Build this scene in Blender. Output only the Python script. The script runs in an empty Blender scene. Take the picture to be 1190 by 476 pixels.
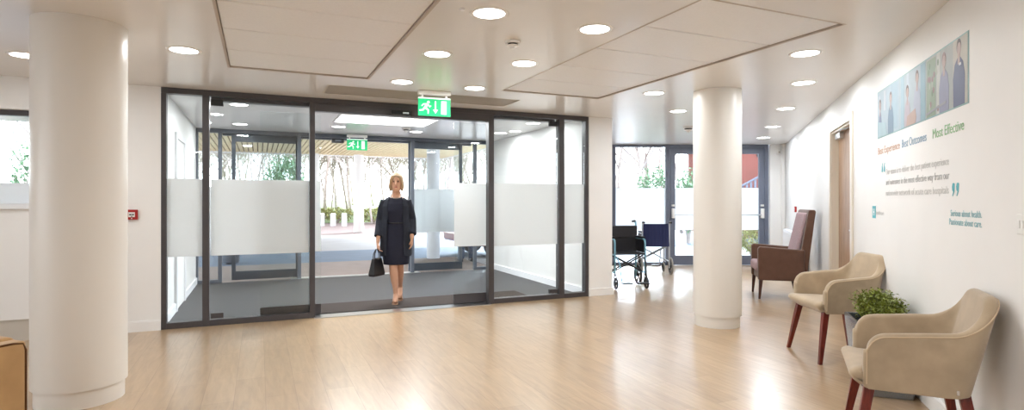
import bpy, bmesh, math, random
from mathutils import Vector, Matrix, noise
C = bpy.context.scene.collection
PI = math.pi
def R(a): return math.radians(a)

# ------------------------------------------------------------------ materials
def lin(c):
    c = c / 255.0
    return c / 12.92 if c <= 0.04045 else ((c + 0.055) / 1.055) ** 2.4
def rgb(r, g, b): return (lin(r), lin(g), lin(b), 1.0)

def new_mat(name):
    m = bpy.data.materials.new(name); m.use_nodes = True
    nt = m.node_tree; b = nt.nodes['Principled BSDF']
    return m, nt, b
def mat(name, col, rough=0.5, metal=0.0, var=0.0, scale=20.0, bump=0.0, bscale=200.0, spec=0.5, sheen=0.0, coat=0.0):
    m, nt, b = new_mat(name)
    b.inputs['Base Color'].default_value = col
    b.inputs['Roughness'].default_value = rough
    b.inputs['Metallic'].default_value = metal
    b.inputs['Specular IOR Level'].default_value = spec
    b.inputs['Sheen Weight'].default_value = sheen
    b.inputs['Coat Weight'].default_value = coat
    tc = nt.nodes.new('ShaderNodeTexCoord')
    if var > 0:
        n = nt.nodes.new('ShaderNodeTexNoise'); n.inputs['Scale'].default_value = scale; n.inputs['Detail'].default_value = 5
        nt.links.new(tc.outputs['Object'], n.inputs['Vector'])
        r = nt.nodes.new('ShaderNodeValToRGB')
        r.color_ramp.elements[0].position = .3; r.color_ramp.elements[1].position = .7
        r.color_ramp.elements[0].color = (col[0]*(1-var), col[1]*(1-var), col[2]*(1-var), 1)
        r.color_ramp.elements[1].color = (min(1, col[0]*(1+var)), min(1, col[1]*(1+var)), min(1, col[2]*(1+var)), 1)
        nt.links.new(n.outputs['Fac'], r.inputs['Fac']); nt.links.new(r.outputs['Color'], b.inputs['Base Color'])
    if bump > 0:
        n2 = nt.nodes.new('ShaderNodeTexNoise'); n2.inputs['Scale'].default_value = bscale; n2.inputs['Detail'].default_value = 3
        nt.links.new(tc.outputs['Object'], n2.inputs['Vector'])
        bp = nt.nodes.new('ShaderNodeBump'); bp.inputs['Strength'].default_value = bump; bp.inputs['Distance'].default_value = .002
        nt.links.new(n2.outputs['Fac'], bp.inputs['Height']); nt.links.new(bp.outputs['Normal'], b.inputs['Normal'])
    return m
def emit(name, col, s):
    m, nt, b = new_mat(name)
    b.inputs['Base Color'].default_value = col
    b.inputs['Emission Color'].default_value = col
    b.inputs['Emission Strength'].default_value = s
    return m
def glass_mat(name, tint, refl=1.0):
    m = bpy.data.materials.new(name); m.use_nodes = True; nt = m.node_tree; nt.nodes.clear()
    o = nt.nodes.new('ShaderNodeOutputMaterial'); mix = nt.nodes.new('ShaderNodeMixShader')
    t = nt.nodes.new('ShaderNodeBsdfTransparent'); t.inputs['Color'].default_value = tint
    g = nt.nodes.new('ShaderNodeBsdfGlossy'); g.inputs['Roughness'].default_value = 0.01
    f = nt.nodes.new('ShaderNodeFresnel'); f.inputs['IOR'].default_value = 1.5
    ml = nt.nodes.new('ShaderNodeMath'); ml.operation = 'MULTIPLY'; ml.inputs[1].default_value = refl
    nt.links.new(f.outputs[0], ml.inputs[0]); nt.links.new(ml.outputs[0], mix.inputs[0])
    nt.links.new(t.outputs[0], mix.inputs[1]); nt.links.new(g.outputs[0], mix.inputs[2]); nt.links.new(mix.outputs[0], o.inputs[0])
    return m
def frost_mat(name, col, clear=0.12):
    m = bpy.data.materials.new(name); m.use_nodes = True; nt = m.node_tree; nt.nodes.clear()
    o = nt.nodes.new('ShaderNodeOutputMaterial')
    tr = nt.nodes.new('ShaderNodeBsdfTranslucent'); tr.inputs['Color'].default_value = col
    d = nt.nodes.new('ShaderNodeBsdfDiffuse'); d.inputs['Color'].default_value = col
    t = nt.nodes.new('ShaderNodeBsdfTransparent')
    m1 = nt.nodes.new('ShaderNodeMixShader'); m1.inputs[0].default_value = .30
    m2 = nt.nodes.new('ShaderNodeMixShader'); m2.inputs[0].default_value = clear
    nt.links.new(tr.outputs[0], m1.inputs[1]); nt.links.new(d.outputs[0], m1.inputs[2])
    nt.links.new(m1.outputs[0], m2.inputs[1]); nt.links.new(t.outputs[0], m2.inputs[2]); nt.links.new(m2.outputs[0], o.inputs[0])
    return m
def wood_floor():
    m, nt, b = new_mat('oak_plank_floor'); L = nt.links.new
    tc = nt.nodes.new('ShaderNodeTexCoord')
    mp = nt.nodes.new('ShaderNodeMapping'); mp.inputs['Rotation'].default_value = (0, 0, R(90))
    L(tc.outputs['Object'], mp.inputs['Vector'])
    br = nt.nodes.new('ShaderNodeTexBrick'); br.offset = .37; br.offset_frequency = 2
    br.inputs['Scale'].default_value = 1.0; br.inputs['Brick Width'].default_value = 1.3; br.inputs['Row Height'].default_value = .19
    br.inputs['Mortar Size'].default_value = .0014; br.inputs['Mortar Smooth'].default_value = .3; br.inputs['Bias'].default_value = 0
    br.inputs['Color1'].default_value = rgb(186, 157, 122); br.inputs['Color2'].default_value = rgb(174, 145, 110); br.inputs['Mortar'].default_value = rgb(150, 122, 94)
    L(mp.outputs[0], br.inputs['Vector'])
    m2 = nt.nodes.new('ShaderNodeMapping'); m2.inputs['Scale'].default_value = (9, 1.1, 1)
    L(tc.outputs['Object'], m2.inputs['Vector'])
    n = nt.nodes.new('ShaderNodeTexNoise'); n.inputs['Scale'].default_value = 3.2; n.inputs['Detail'].default_value = 8; n.inputs['Distortion'].default_value = .6
    L(m2.outputs[0], n.inputs['Vector'])
    r = nt.nodes.new('ShaderNodeValToRGB'); r.color_ramp.elements[0].position = .3; r.color_ramp.elements[1].position = .72
    r.color_ramp.elements[0].color = (.86, .85, .83, 1); r.color_ramp.elements[1].color = (1.08, 1.08, 1.08, 1)
    L(n.outputs['Fac'], r.inputs['Fac'])
    mx = nt.nodes.new('ShaderNodeMix'); mx.data_type = 'RGBA'; mx.blend_type = 'MULTIPLY'; mx.inputs[0].default_value = 1
    L(br.outputs['Color'], mx.inputs[6]); L(r.outputs['Color'], mx.inputs[7]); L(mx.outputs[2], b.inputs['Base Color'])
    b.inputs['Roughness'].default_value = .31; b.inputs['Specular IOR Level'].default_value = .8; b.inputs['Coat Weight'].default_value = .45; b.inputs['Coat Roughness'].default_value = .22
    bp = nt.nodes.new('ShaderNodeBump'); bp.inputs['Strength'].default_value = .12; bp.inputs['Distance'].default_value = .002
    L(n.outputs['Fac'], bp.inputs['Height']); L(bp.outputs[0], b.inputs['Normal'])
    return m
def wood_mat(name, c1, c2, rough, sc=(14, 14, 1.2)):
    m, nt, b = new_mat(name); L = nt.links.new
    tc = nt.nodes.new('ShaderNodeTexCoord'); mp = nt.nodes.new('ShaderNodeMapping'); mp.inputs['Scale'].default_value = sc
    L(tc.outputs['Object'], mp.inputs['Vector'])
    n = nt.nodes.new('ShaderNodeTexNoise'); n.inputs['Scale'].default_value = 4; n.inputs['Detail'].default_value = 6; n.inputs['Distortion'].default_value = 1
    L(mp.outputs[0], n.inputs['Vector'])
    r = nt.nodes.new('ShaderNodeValToRGB'); r.color_ramp.elements[0].color = c1; r.color_ramp.elements[1].color = c2
    r.color_ramp.elements[0].position = .35; r.color_ramp.elements[1].position = .65
    L(n.outputs['Fac'], r.inputs['Fac']); L(r.outputs['Color'], b.inputs['Base Color']); b.inputs['Roughness'].default_value = rough
    return m

M = {}
M['wall'] = mat('white_wall_paint', rgb(240, 238, 235), .5, var=.012, scale=3, bump=.05, bscale=300, spec=.35)
M['ceiling'] = mat('ceiling_paint', rgb(240, 237, 234), .24, var=.01, scale=2, spec=.4)
M['tile'] = mat('ceiling_tile', rgb(246, 246, 248), .4, var=.02, scale=60, bump=.06, bscale=500, spec=.5)
M['shadow_gap'] = mat('ceiling_channel', rgb(186, 174, 164), .6)
M['column'] = mat('column_paint', rgb(234, 229, 221), .33, spec=.4)
M['floor'] = wood_floor()
M['mat'] = mat('entrance_matting', rgb(62, 62, 65), .5, var=.16, scale=90, bump=.5, bscale=500, spec=.5)
M['mat_dark'] = mat('brown_matting', rgb(62, 54, 50), .8, var=.15, scale=120, bump=.5, bscale=500, spec=.2)
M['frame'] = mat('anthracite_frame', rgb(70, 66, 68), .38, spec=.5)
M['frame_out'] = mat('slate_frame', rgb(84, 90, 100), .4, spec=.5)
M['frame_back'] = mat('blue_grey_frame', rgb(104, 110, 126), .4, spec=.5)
M['alu'] = mat('brushed_aluminium', rgb(205, 207, 210), .28, metal=1.0)
M['glass'] = glass_mat('clear_glass', (.965, .985, .985, 1), .8)
M['glass_out'] = glass_mat('outer_glass', (.95, .97, .98, 1), .8)
M['frost'] = frost_mat('frosted_film', (.98, .99, .99, 1), .10)
M['frost_back'] = frost_mat('frosted_film_back', (.98, .99, 1, 1), .05)
M['white_plastic'] = mat('white_plastic', rgb(238, 236, 232), .35)
M['lamp_ring'] = mat('lamp_ring', rgb(240, 238, 235), .3)
M['lamp'] = emit('lamp_diffuser', (1, .98, .96, 1), 9)
M['panel_lamp'] = emit('panel_lamp', (.97, .98, 1, 1), 4)
M['green'] = emit('exit_green', rgb(0, 168, 100), .55)
M['sign_white'] = emit('exit_white', rgb(225, 245, 232), .4)
M['clear_plastic'] = glass_mat('clear_acrylic', (.85, .95, .9, 1), 1)
M['black'] = mat('black_plastic', rgb(28, 28, 30), .45)
M['grille'] = mat('grille_metal', rgb(196, 188, 176), .5)
M['red'] = mat('red_plastic', rgb(165, 26, 24), .35)
M['beige'] = mat('beige_suede', rgb(180, 160, 134), .9, var=.10, scale=9, bump=.15, bscale=900, spec=.15, sheen=.35)
M['tan'] = mat('tan_suede', rgb(188, 150, 104), .9, var=.10, scale=9, bump=.15, bscale=900, spec=.15, sheen=.3)
M['piping'] = mat('beige_piping', rgb(206, 184, 154), .8, spec=.2)
M['piping_dark'] = mat('brown_piping', rgb(92, 60, 34), .8, spec=.2)
M['mahogany'] = wood_mat('mahogany_leg', rgb(84, 24, 16), rgb(122, 42, 26), .32)
M['brown'] = mat('brown_suede', rgb(98, 71, 58), .9, var=.10, scale=9, bump=.15, bscale=900, spec=.12, sheen=.3)
M['mauve'] = mat('mauve_fabric', rgb(172, 148, 150), .9, var=.10, scale=60, bump=.2, bscale=700, spec=.12)
M['dark_leg'] = wood_mat('dark_brown_leg', rgb(58, 34, 28), rgb(78, 48, 38), .4)
M['planter'] = mat('grey_metal_planter', rgb(150, 158, 168), .22, metal=.75, var=.03, scale=8)
M['soil'] = mat('potting_soil', rgb(52, 40, 30), .95, var=.4, scale=90, bump=1, bscale=120)
M['leaf'] = mat('green_leaf', rgb(122, 132, 48), .5, var=.4, scale=26, spec=.4)
M['stem'] = mat('plant_stem', rgb(92, 84, 46), .7)
M['navy_canvas'] = mat('navy_canvas', rgb(36, 44, 88), .75, var=.1, scale=60, bump=.3, bscale=400)
M['black_canvas'] = mat('black_vinyl', rgb(34, 33, 38), .5, var=.1, scale=40, bump=.2, bscale=300)
M['blue_tube'] = mat('metallic_teal_tube', rgb(120, 166, 182), .35, metal=.4)
M['silver_tube'] = mat('silver_tube', rgb(196, 200, 206), .3, metal=.3)
M['tyre'] = mat('grey_tyre', rgb(150, 146, 138), .7)
M['tyre_dark'] = mat('dark_tyre', rgb(60, 60, 62), .7)
M['yellow'] = mat('yellow_tag', rgb(216, 200, 60), .5)
M['skin'] = mat('skin', rgb(208, 160, 132), .5, var=.04, scale=30, spec=.35)
M['lips'] = mat('lips', rgb(168, 86, 80), .4)
M['eye'] = mat('eye_dark', rgb(40, 34, 34), .2)
M['hair'] = mat('blonde_hair', rgb(176, 148, 116), .55, var=.25, scale=40, bump=.6, bscale=120)
M['dark_hair'] = mat('dark_hair', rgb(60, 44, 34), .55, var=.2, scale=40, bump=.6, bscale=120)
M['dress'] = mat('navy_dress', rgb(18, 20, 40), .8, var=.1, scale=30)
M['coat'] = mat('black_coat', rgb(28, 32, 44), .85, var=.1, scale=30)
M['bead'] = mat('silver_beads', rgb(210, 205, 200), .25, metal=.8)
M['leather'] = mat('black_leather', rgb(24, 22, 24), .4)
M['shoe'] = mat('tan_shoe', rgb(176, 138, 110), .45)
M['denim'] = mat('blue_trousers', rgb(52, 66, 92), .85, var=.12, scale=60)
M['shirt'] = mat('pale_shirt', rgb(200, 206, 212), .8)
M['oak'] = wood_mat('oak_door_veneer', rgb(158, 124, 96), rgb(182, 148, 118), .4, (6, 6, .8))
M['cream'] = mat('cream_gloss_paint', rgb(226, 216, 200), .35)
M['slat'] = wood_mat('timber_soffit_slats', rgb(222, 204, 160), rgb(238, 224, 186), .6, (6, 1, 6))
M['slat_gap'] = mat('dark_soffit_backing', rgb(112, 96, 74), .8)
M['ext_white'] = mat('white_render', rgb(238, 238, 240), .6)
M['paving'] = mat('beige_paving', rgb(140, 124, 117), .8, var=.08, scale=3, bump=.2, bscale=40)
M['road'] = mat('blue_grey_road', rgb(98, 112, 132), .7, var=.06, scale=2, bump=.2, bscale=60)
M['concrete'] = mat('pale_concrete', rgb(156, 154, 156), .8, var=.05, scale=1.5)
M['mulch'] = mat('pinkish_gravel', rgb(116, 96, 89), .9, var=.12, scale=6)
M['grass'] = mat('grass', rgb(98, 112, 60), .95, var=.25, scale=4, bump=.6, bscale=60)
M['bark'] = mat('grey_bark', rgb(204, 194, 188), .9, var=.2, scale=8, bump=.5, bscale=40)
M['bark_dark'] = mat('brown_bark', rgb(184, 172, 164), .9, var=.2, scale=8, bump=.5, bscale=40)
M['terrace'] = mat('pale_terrace_slabs', rgb(226, 228, 232), .8, var=.04, scale=2)
M['evergreen'] = mat('evergreen_leaf', rgb(128, 160, 124), .6, var=.35, scale=3)
M['shrub_leaf'] = mat('shrub_leaf', rgb(150, 150, 92), .6, var=.35, scale=6)
M['brick'] = mat('red_brick', rgb(132, 74, 64), .85, var=.1, scale=4)
M['car_red'] = mat('red_car_paint', rgb(150, 50, 46), .25, coat=1)
M['car_glass'] = mat('car_window', rgb(40, 50, 60), .08)
M['teal'] = mat('teal_print', rgb(92, 178, 190), .6)
M['orange_text'] = mat('orange_lettering', rgb(202, 160, 134), .6)
M['blue_text'] = mat('blue_lettering', rgb(134, 168, 194), .6)
M['green_text'] = mat('green_lettering', rgb(146, 194, 142), .6)
M['grey_text'] = mat('pale_grey_lettering', rgb(212, 211, 208), .6)
M['mid_text'] = mat('grey_lettering', rgb(188, 188, 186), .6)
M['teal_text'] = mat('teal_lettering', rgb(140, 190, 198), .6)

# ------------------------------------------------------------------ objects
def thing(name, label=None, cat=None, loc=(0, 0, 0), rotz=0.0, group=None, kind=None, parent=None):
    o = bpy.data.objects.new(name, None); o.empty_display_size = .1; C.objects.link(o)
    o.location = loc; o.rotation_euler = (0, 0, rotz)
    if parent: o.parent = parent
    tag(o, label, cat, group, kind); return o
def tag(o, label=None, cat=None, group=None, kind=None):
    if label: o['label'] = label
    if cat: o['category'] = cat
    if group: o['group'] = group
    if kind: o['kind'] = kind
    return o

class MB:
    def __init__(s): s.v = []; s.f = []; s.mi = []
    def add(s, vs, fs, mi=0):
        n = len(s.v); s.v += [tuple(v) for v in vs]; s.f += [tuple(i + n for i in f) for f in fs]; s.mi += [mi] * len(fs); return s
    def box(s, x0, x1, y0, y1, z0, z1, mx=None, mi=0):
        vs = [Vector((x, y, z)) for z in (z0, z1) for y in (y0, y1) for x in (x0, x1)]
        if mx: vs = [mx @ v for v in vs]
        return s.add(vs, [(0, 2, 3, 1), (4, 5, 7, 6), (0, 1, 5, 4), (2, 6, 7, 3), (0, 4, 6, 2), (1, 3, 7, 5)], mi)
    def loft(s, rings, cap=True, closed=False, mi=0):
        n = len(rings[0]); vs = [p for r in rings for p in r]; fs = []
        K = len(rings)
        for k in range(K if closed else K - 1):
            a = k * n; b = ((k + 1) % K) * n
            for i in range(n):
                j = (i + 1) % n; fs.append((a + i, a + j, b + j, b + i))
        if cap and not closed:
            fs.append(tuple(reversed(range(n)))); fs.append(tuple(range((K - 1) * n, K * n)))
        return s.add(vs, fs, mi)
    def tube(s, pts, r, n=8, closed=False, mi=0):
        pts = [Vector(p) for p in pts]; K = len(pts)
        rs = r if isinstance(r, (list, tuple)) else [r] * K
        rings = []; up = None
        for k in range(K):
            if closed: t = pts[(k + 1) % K] - pts[k - 1]
            else: t = pts[min(k + 1, K - 1)] - pts[max(k - 1, 0)]
            t.normalize()
            if up is None:
                up = Vector((0, 0, 1)) if abs(t.z) < .9 else Vector((0, 1, 0))
            a = t.cross(up); 
            if a.length < 1e-5: a = t.orthogonal()
            a.normalize(); b = a.cross(t); b.normalize(); up = b
            rings.append([pts[k] + (a * math.cos(q) + b * math.sin(q)) * rs[k] for q in [2 * PI * i / n for i in range(n)]])
        return s.loft(rings, True, closed, mi)
    def lathe(s, prof, n=32, c=(0, 0, 0), mx=None, mi=0):
        rings = []
        for (r, z) in prof:
            ring = [Vector((c[0] + r * math.cos(2 * PI * i / n), c[1] + r * math.sin(2 * PI * i / n), c[2] + z)) for i in range(n)]
            if mx: ring = [mx @ p for p in ring]
            rings.append(ring)
        return s.loft(rings, True, False, mi)
    def ell(s, c, r, n=12, m=8, mx=None, mi=0):
        rings = []
        for k in range(m + 1):
            a = -PI / 2 + PI * (k + .001) / (m + .002)
            ring = [Vector((c[0] + r[0] * math.cos(a) * math.cos(2 * PI * i / n), c[1] + r[1] * math.cos(a) * math.sin(2 * PI * i / n), c[2] + r[2] * math.sin(a))) for i in range(n)]
            if mx: ring = [mx @ p for p in ring]
            rings.append(ring)
        return s.loft(rings, True, False, mi)
    def prism(s, poly, y0, y1, mi=0):      # polygon in x,z extruded along y
        n = len(poly)
        return s.loft([[Vector((x, y0, z)) for x, z in poly], [Vector((x, y1, z)) for x, z in poly]], True, False, mi)
    def build(s, name, m, parent=None, smooth=True, bevel=0, seg=2, subsurf=0, angle=40, loc=None, rot=None):
        me = bpy.data.meshes.new(name); me.from_pydata(s.v, [], s.f)
        ms = m if isinstance(m, (list, tuple)) else [m]
        for q in ms: me.materials.append(q)
        if len(ms) > 1:
            for p, i in zip(me.polygons, s.mi): p.material_index = i
        bm = bmesh.new(); bm.from_mesh(me); bmesh.ops.recalc_face_normals(bm, faces=bm.faces); bm.to_mesh(me); bm.free()
        if smooth:
            me.shade_smooth(); me.set_sharp_from_angle(angle=R(angle))
        o = bpy.data.objects.new(name, me); C.objects.link(o)
        if parent: o.parent = parent
        if loc: o.location = loc
        if rot: o.rotation_euler = rot
        if bevel:
            b = o.modifiers.new('bevel', 'BEVEL'); b.width = bevel; b.segments = seg; b.limit_method = 'ANGLE'; b.angle_limit = R(35)
        if subsurf:
            q = o.modifiers.new('sub', 'SUBSURF'); q.levels = subsurf; q.render_levels = subsurf
        return o
def bx(name, m, parent, x0, x1, y0, y1, z0, z1, bevel=0): return MB().box(x0, x1, y0, y1, z0, z1).build(name, m, parent, False, bevel)
def copy_tree(o, parent=None):
    c = o.copy(); C.objects.link(c); c.parent = parent
    for ch in list(o.children): copy_tree(ch, c)
    return c

# ------------------------------------------------------------------ frames of the building
H = 2.463
P0 = Vector((-3.56, 5.776, 0)); AP = R(23.944)          # entrance screen: local x along it, local y into the lobby
MP = Matrix.Translation(P0) @ Matrix.Rotation(AP, 4, 'Z')
W0 = Vector((1.33, 0, 0)); W = Vector((.34287, .93938, 0)); N = Vector((-.93938, .34287, 0)); AW = R(-110.05)   # right wall
YB = 11.63                                               # garden glazing plane
def uvw(u, v, z=0): return MP @ Vector((u, v, z))
def wallpt(s, z=0, off=0.0): p = W0 + W * s + N * off; return Vector((p.x, p.y, z))

def clip(o, planes):
    bm = bmesh.new(); bm.from_mesh(o.data)
    for co, no in planes:   # local space; clears the side the normal points at
        g = bm.verts[:] + bm.edges[:] + bm.faces[:]
        r = bmesh.ops.bisect_plane(bm, geom=g, plane_co=co, plane_no=no, clear_outer=True)
        ed = [e for e in r['geom_cut'] if isinstance(e, bmesh.types.BMEdge)]
        if ed: bmesh.ops.holes_fill(bm, edges=ed)
    bm.to_mesh(o.data); bm.free()
def loc_plane(p, n, mi=MP.inverted()): return (mi @ Vector(p), mi.to_3x3() @ Vector(n))

def struct(name, mb, m, loc=None, rotz=None, **k):
    o = mb.build(name, m, None, loc=loc, rot=(0, 0, rotz) if rotz is not None else None, **k); o['kind'] = 'structure'; return o

# floor
U0, U1, V0 = -6.6, 16.0, -13.5
back_pl = loc_plane((0, YB + .04, 0), (0, 1, 0)); wall_pl = loc_plane(W0 - N * .1, -N); rear_pl = loc_plane((0, -3.1, 0), (0, -1, 0))
fl = MB(); fl.box(U0, U1, V0, 0.02, -.12, 0); fl.box(5.25, U1, .02, 9, -.12, 0)
o = struct('floor', fl, M['floor'], P0, AP, smooth=False); clip(o, [back_pl, wall_pl, rear_pl])
# ceiling with two recesses for the tiled rafts and one for the grille
RL = (0.66, 1.87, -4.2, -1.2); RR = (3.23, 4.44, -4.2, -1.2); GR = (1.53, 3.66, -.80, -.30)
def grid_minus(x0, x1, y0, y1, holes, z0, z1):
    xs = sorted({x0, x1} | {h[0] for h in holes} | {h[1] for h in holes}); ys = sorted({y0, y1} | {h[2] for h in holes} | {h[3] for h in holes})
    mb = MB()
    for i in range(len(ys) - 1):
        for j in range(len(xs) - 1):
            cx = (xs[j] + xs[j+1]) / 2; cy = (ys[i] + ys[i+1]) / 2
            if any(h[0] < cx < h[1] and h[2] < cy < h[3] for h in holes): continue
            mb.box(xs[j], xs[j+1], ys[i], ys[i+1], z0, z1)
    return mb
cm = grid_minus(U0, U1, V0, 3.75, [RL, RR, GR], H, H + .06); cm.box(5.25, U1, 3.75, 9, H, H + .06)
cm.box(U0, U1, V0, 3.75, H + .06, H + .16)
o = struct('ceiling', cm, M['ceiling'], P0, AP, smooth=False); clip(o, [back_pl, wall_pl, rear_pl])

# ceiling tile rafts
def raft(rc, label):
    x0, x1, y0, y1 = rc
    t = thing('ceiling_raft', label, 'ceiling panel', uvw(x0, y0, H), AP, 'tiled ceiling rafts')
    w = x1 - x0; d = y1 - y0; e = .018
    fr = MB(); fr.box(0, w, 0, e, 0, .045); fr.box(0, w, d - e, d, 0, .045); fr.box(0, e, e, d - e, 0, .045); fr.box(w - e, w, e, d - e, 0, .045)
    fr.build('edge_trim', M['shadow_gap'], t, False)
    n = int(round(d / .6)); h = (d - 2 * e) / n
    for i in range(n):
        ti = MB().box(e + .004, w - e - .004, e + h * i + .006, e + h * (i + 1) - .006, .012, .04).build('ceiling_tile', M['tile'], t, False, .004, 1)
    MB().box(e, w - e, e, d - e, .04, .05).build('tile_backing', M['white_plastic'], t, False)
raft(RL, 'recessed tiled ceiling panel on the left, nearer the large front column')
raft(RR, 'recessed tiled ceiling panel on the right, between the downlights and the far column')
# linear air grille
t = thing('air_grille', 'long slotted air grille in the ceiling just in front of the entrance screen', 'air vent', uvw(GR[0], GR[2], H), AP)
gw = GR[1] - GR[0]; gd = GR[3] - GR[2]
MB().box(0, gw, 0, .02, 0, .03).box(0, gw, gd - .02, gd, 0, .03).box(0, .02, .02, gd - .02, 0, .03).box(gw - .02, gw, .02, gd - .02, 0, .03).build('grille_frame', M['grille'], t, False)
sl = MB()
for i in range(20):
    y = .03 + i * (gd - .06) / 19.5; sl.box(.02, gw - .02, y, y + .012, .004, .03)
sl.build('grille_blades', M['grille'], t, False)
bx('grille_back', M['shadow_gap'], t, .0, gw, 0, gd, .03, .04)

# walls (entrance side)
wl = MB()
# wall left of the screen, with the side window opening (local x -6.6 .. 0)
WX0, WX1, WZ0, WZ1 = -4.3, -.80, 1.25, 2.16
wl.box(U0, WX0, 0, .2, 0, H); wl.box(WX0, WX1, 0, .2, .2, WZ0); wl.box(WX0, WX1, .03, .2, 0, .2); wl.box(WX0, WX1, 0, .2, WZ1, H); wl.box(WX1, -.0, 0, .2, 0, H)
struct('wall_front_left', wl, M['wall'], P0, AP, smooth=False)
bl = MB().box(WX1, 0, -.018, 0, 0, .095).box(WX1, 0, -.012, 0, .095, .105)
struct('baseboard_front_left', bl, M['wall'], P0, AP, smooth=False)
wp = MB().box(5.052, 5.43, 0, 3.72, 0, H)
struct('wall_pier', wp, M['wall'], P0, AP, smooth=False)
wp = MB().box(5.045, 5.447, -.018, 0, 0, .1).box(5.43, 5.447, 0, 3.6, 0, .1)
struct('baseboard_pier', wp, M['wall'], P0, AP, smooth=False)
wp = MB().box(5.032, 5.052, .12, 3.5, 0, .1)
struct('baseboard_lobby_right', wp, M['ext_white'], P0, AP, smooth=False)
wp = MB().box(-.22, 0.0, .2, 3.72, 0, H)
struct('wall_lobby_left', wp, M['wall'], P0, AP, smooth=False)
wp = MB().box(0, .02, .12, 1.0, 0, .1).box(0, .02, 1.9, 3.5, 0, .1)
struct('baseboard_lobby_left', wp, M['ext_white'], P0, AP, smooth=False)
# lobby side door in the left lobby wall
d = thing('door_6', kind='structure', loc=uvw(0, 1.0), rotz=AP)
MB().box(0, .03, 0, .07, 0, 2.12).box(0, .03, .83, .9, 0, 2.12).box(0, .03, .07, .83, 2.05, 2.12).build('door_frame', M['ext_white'], d, False, .003)
bx('door_panel', M['wall'], d, .002, .012, .07, .83, 0.005, 2.05)
# other walls
def wallbox(mb, s0, s1, n0, n1, z0, z1): return mb.box(-s1, -s0, -n1, -n0, z0, z1)   # n positive = into the room
DS0, DS1, DZ = 6.10, 7.23, 2.13
rw = MB(); wallbox(rw, -3.4, DS0, -.16, 0, 0, H); wallbox(rw, DS1, 12.5, -.16, 0, 0, H); wallbox(rw, DS0, DS1, -.16, 0, DZ, H)
struct('wall_right', rw, M['wall'], W0, AW, smooth=False)
b = MB(); wallbox(b, -3.3, DS0 - .08, 0, .018, 0, .1); wallbox(b, DS1 + .08, 12.3, 0, .018, 0, .1)
struct('baseboard_right', b, M['wall'], W0, AW, smooth=False)
xr = 1.33 + .365 * YB
bw = MB().box(5.26, xr + .1, YB - .02, YB + .12, 0, H).box(5.48, 5.54, YB - .08, YB - .02, 0, H)
struct('wall_far', bw, M['wall'], smooth=False)
struct('wall_behind', MB().box(-9.2, 1.2, -3.2, -3.05, 0, H), M['wall'], smooth=False)
wv = MB().box(U0 - .15, U0, V0, 0.2, 0, .8).box(U0 - .15, U0, V0, .2, 2.25, H).box(U0 - .15, U0, V0, V0 + 1.5, .8, 2.25).box(U0 - .15, U0, -1.6, .2, .8, 2.25)
struct('wall_left', wv, M['wall'], P0, AP, smooth=False)

# columns
def column(x, y, r, label):
    t = thing('round_column', label, 'column', (x, y, 0))
    MB().lathe([(r, .115), (r, H - .001)], 72).build('shaft', M['column'], t)
    MB().lathe([(r - .016, 0), (r - .016, .113)], 72).build('base', M['column'], t)
    MB().lathe([(r - .024, .108), (r - .024, .118)], 48).build('shadow_joint', M['shadow_gap'], t)
column(-2.842, 3.752, .259, 'large white round column filling the left foreground')
column(2.172, 6.03, .243, 'white round column standing behind the chairs, in front of the garden doors')

# ------------------------------------------------------------------ entrance screen
FZ0, FZ1 = .73, 1.535
def pane(par, x0, x1, z0, z1, y=.05, frost=True, g='glass', f='frost', fz=(FZ0, FZ1), name='glass_pane'):
    bx(name, M[g], par, x0, x1, y - .005, y + .005, z0, z1)
    if frost: bx('frosted_band', M[f], par, x0 + .002, x1 - .002, y - .0075, y - .0065, max(z0, fz[0]), fz[1])
w1 = thing('window_1', kind='structure', loc=P0, rotz=AP)
fr = MB().box(0, 5.046, 0, .10, 2.405, H).box(0, .047, 0, .10, 0, 2.405).box(5.0, 5.046, 0, .10, 0, 2.405)
fr.box(.369, .433, 0, .10, 0, 2.405).box(1.427, 1.483, 0, .10, 0, 2.405).box(3.573, 3.645, 0, .10, 0, 2.405).box(4.59, 4.669, 0, .10, 0, 2.405)
fr.box(.047, .369, 0, .10, 0, .06).box(.433, 1.427, 0, .10, 0, .06).box(3.645, 4.59, 0, .10, 0, .06).box(4.669, 5.0, 0, .10, 0, .06)
fr.build('window_frame', M['frame'], w1, False, .003)
pane(w1, .047, .369, .06, 2.405)
w2 = thing('window_2', kind='structure', loc=P0, rotz=AP)
pane(w2, 4.669, 5.0, .06, 2.405)
for nm, x0, x1, px in (('door_1', .445, 1.42, .445), ('door_2', 3.652, 4.58, 4.46)):
    t = thing(nm, kind='structure', loc=P0, rotz=AP)
    pane(t, x0, x1, .066, 2.395)
    bx('patch_fitting', M['black'], t, px, px + .12, .03, .07, 2.31, 2.375, .003)
    bx('patch_fitting', M['frame'], t, px, px + .12, .03, .07, .07, .125, .003)
# sliding entrance door with its operator
t = thing('door_3', kind='structure', loc=P0, rotz=AP)
bx('operator_box', M['frame'], t, .445, 4.58, .105, .22, 2.375, 2.455, .004)
bx('track_cover', M['frame'], t, 1.483, 3.573, .0, .10, 2.315, 2.405, .003)
for x0, x1, e in ((.92, 1.56, 1), (3.16, 3.60, 0)):
    pane(t, x0, x1, .13, 2.30, y=.16)
    bx('bottom_rail', M['frame'], t, x0, x1, .135, .185, .01, .13, .003)
    xs = x1 if e else x0
s = thing('door_sensor', 'small black motion sensor above the sliding entrance door', 'sensor', uvw(2.33, -.03, 2.30), AP)
MB().box(0, .24, -.03, .03, .02, .075).build('sensor_body', M['black'], s, False, .012, 3)
MB().box(.13, .2, -.034, -.03, .035, .055).build('sensor_window', M['alu'], s, False)
th = struct('trim_threshold', MB().box(1.47, 3.585, -.06, .12, 0, .008), M['alu'], P0, AP, smooth=False)
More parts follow.
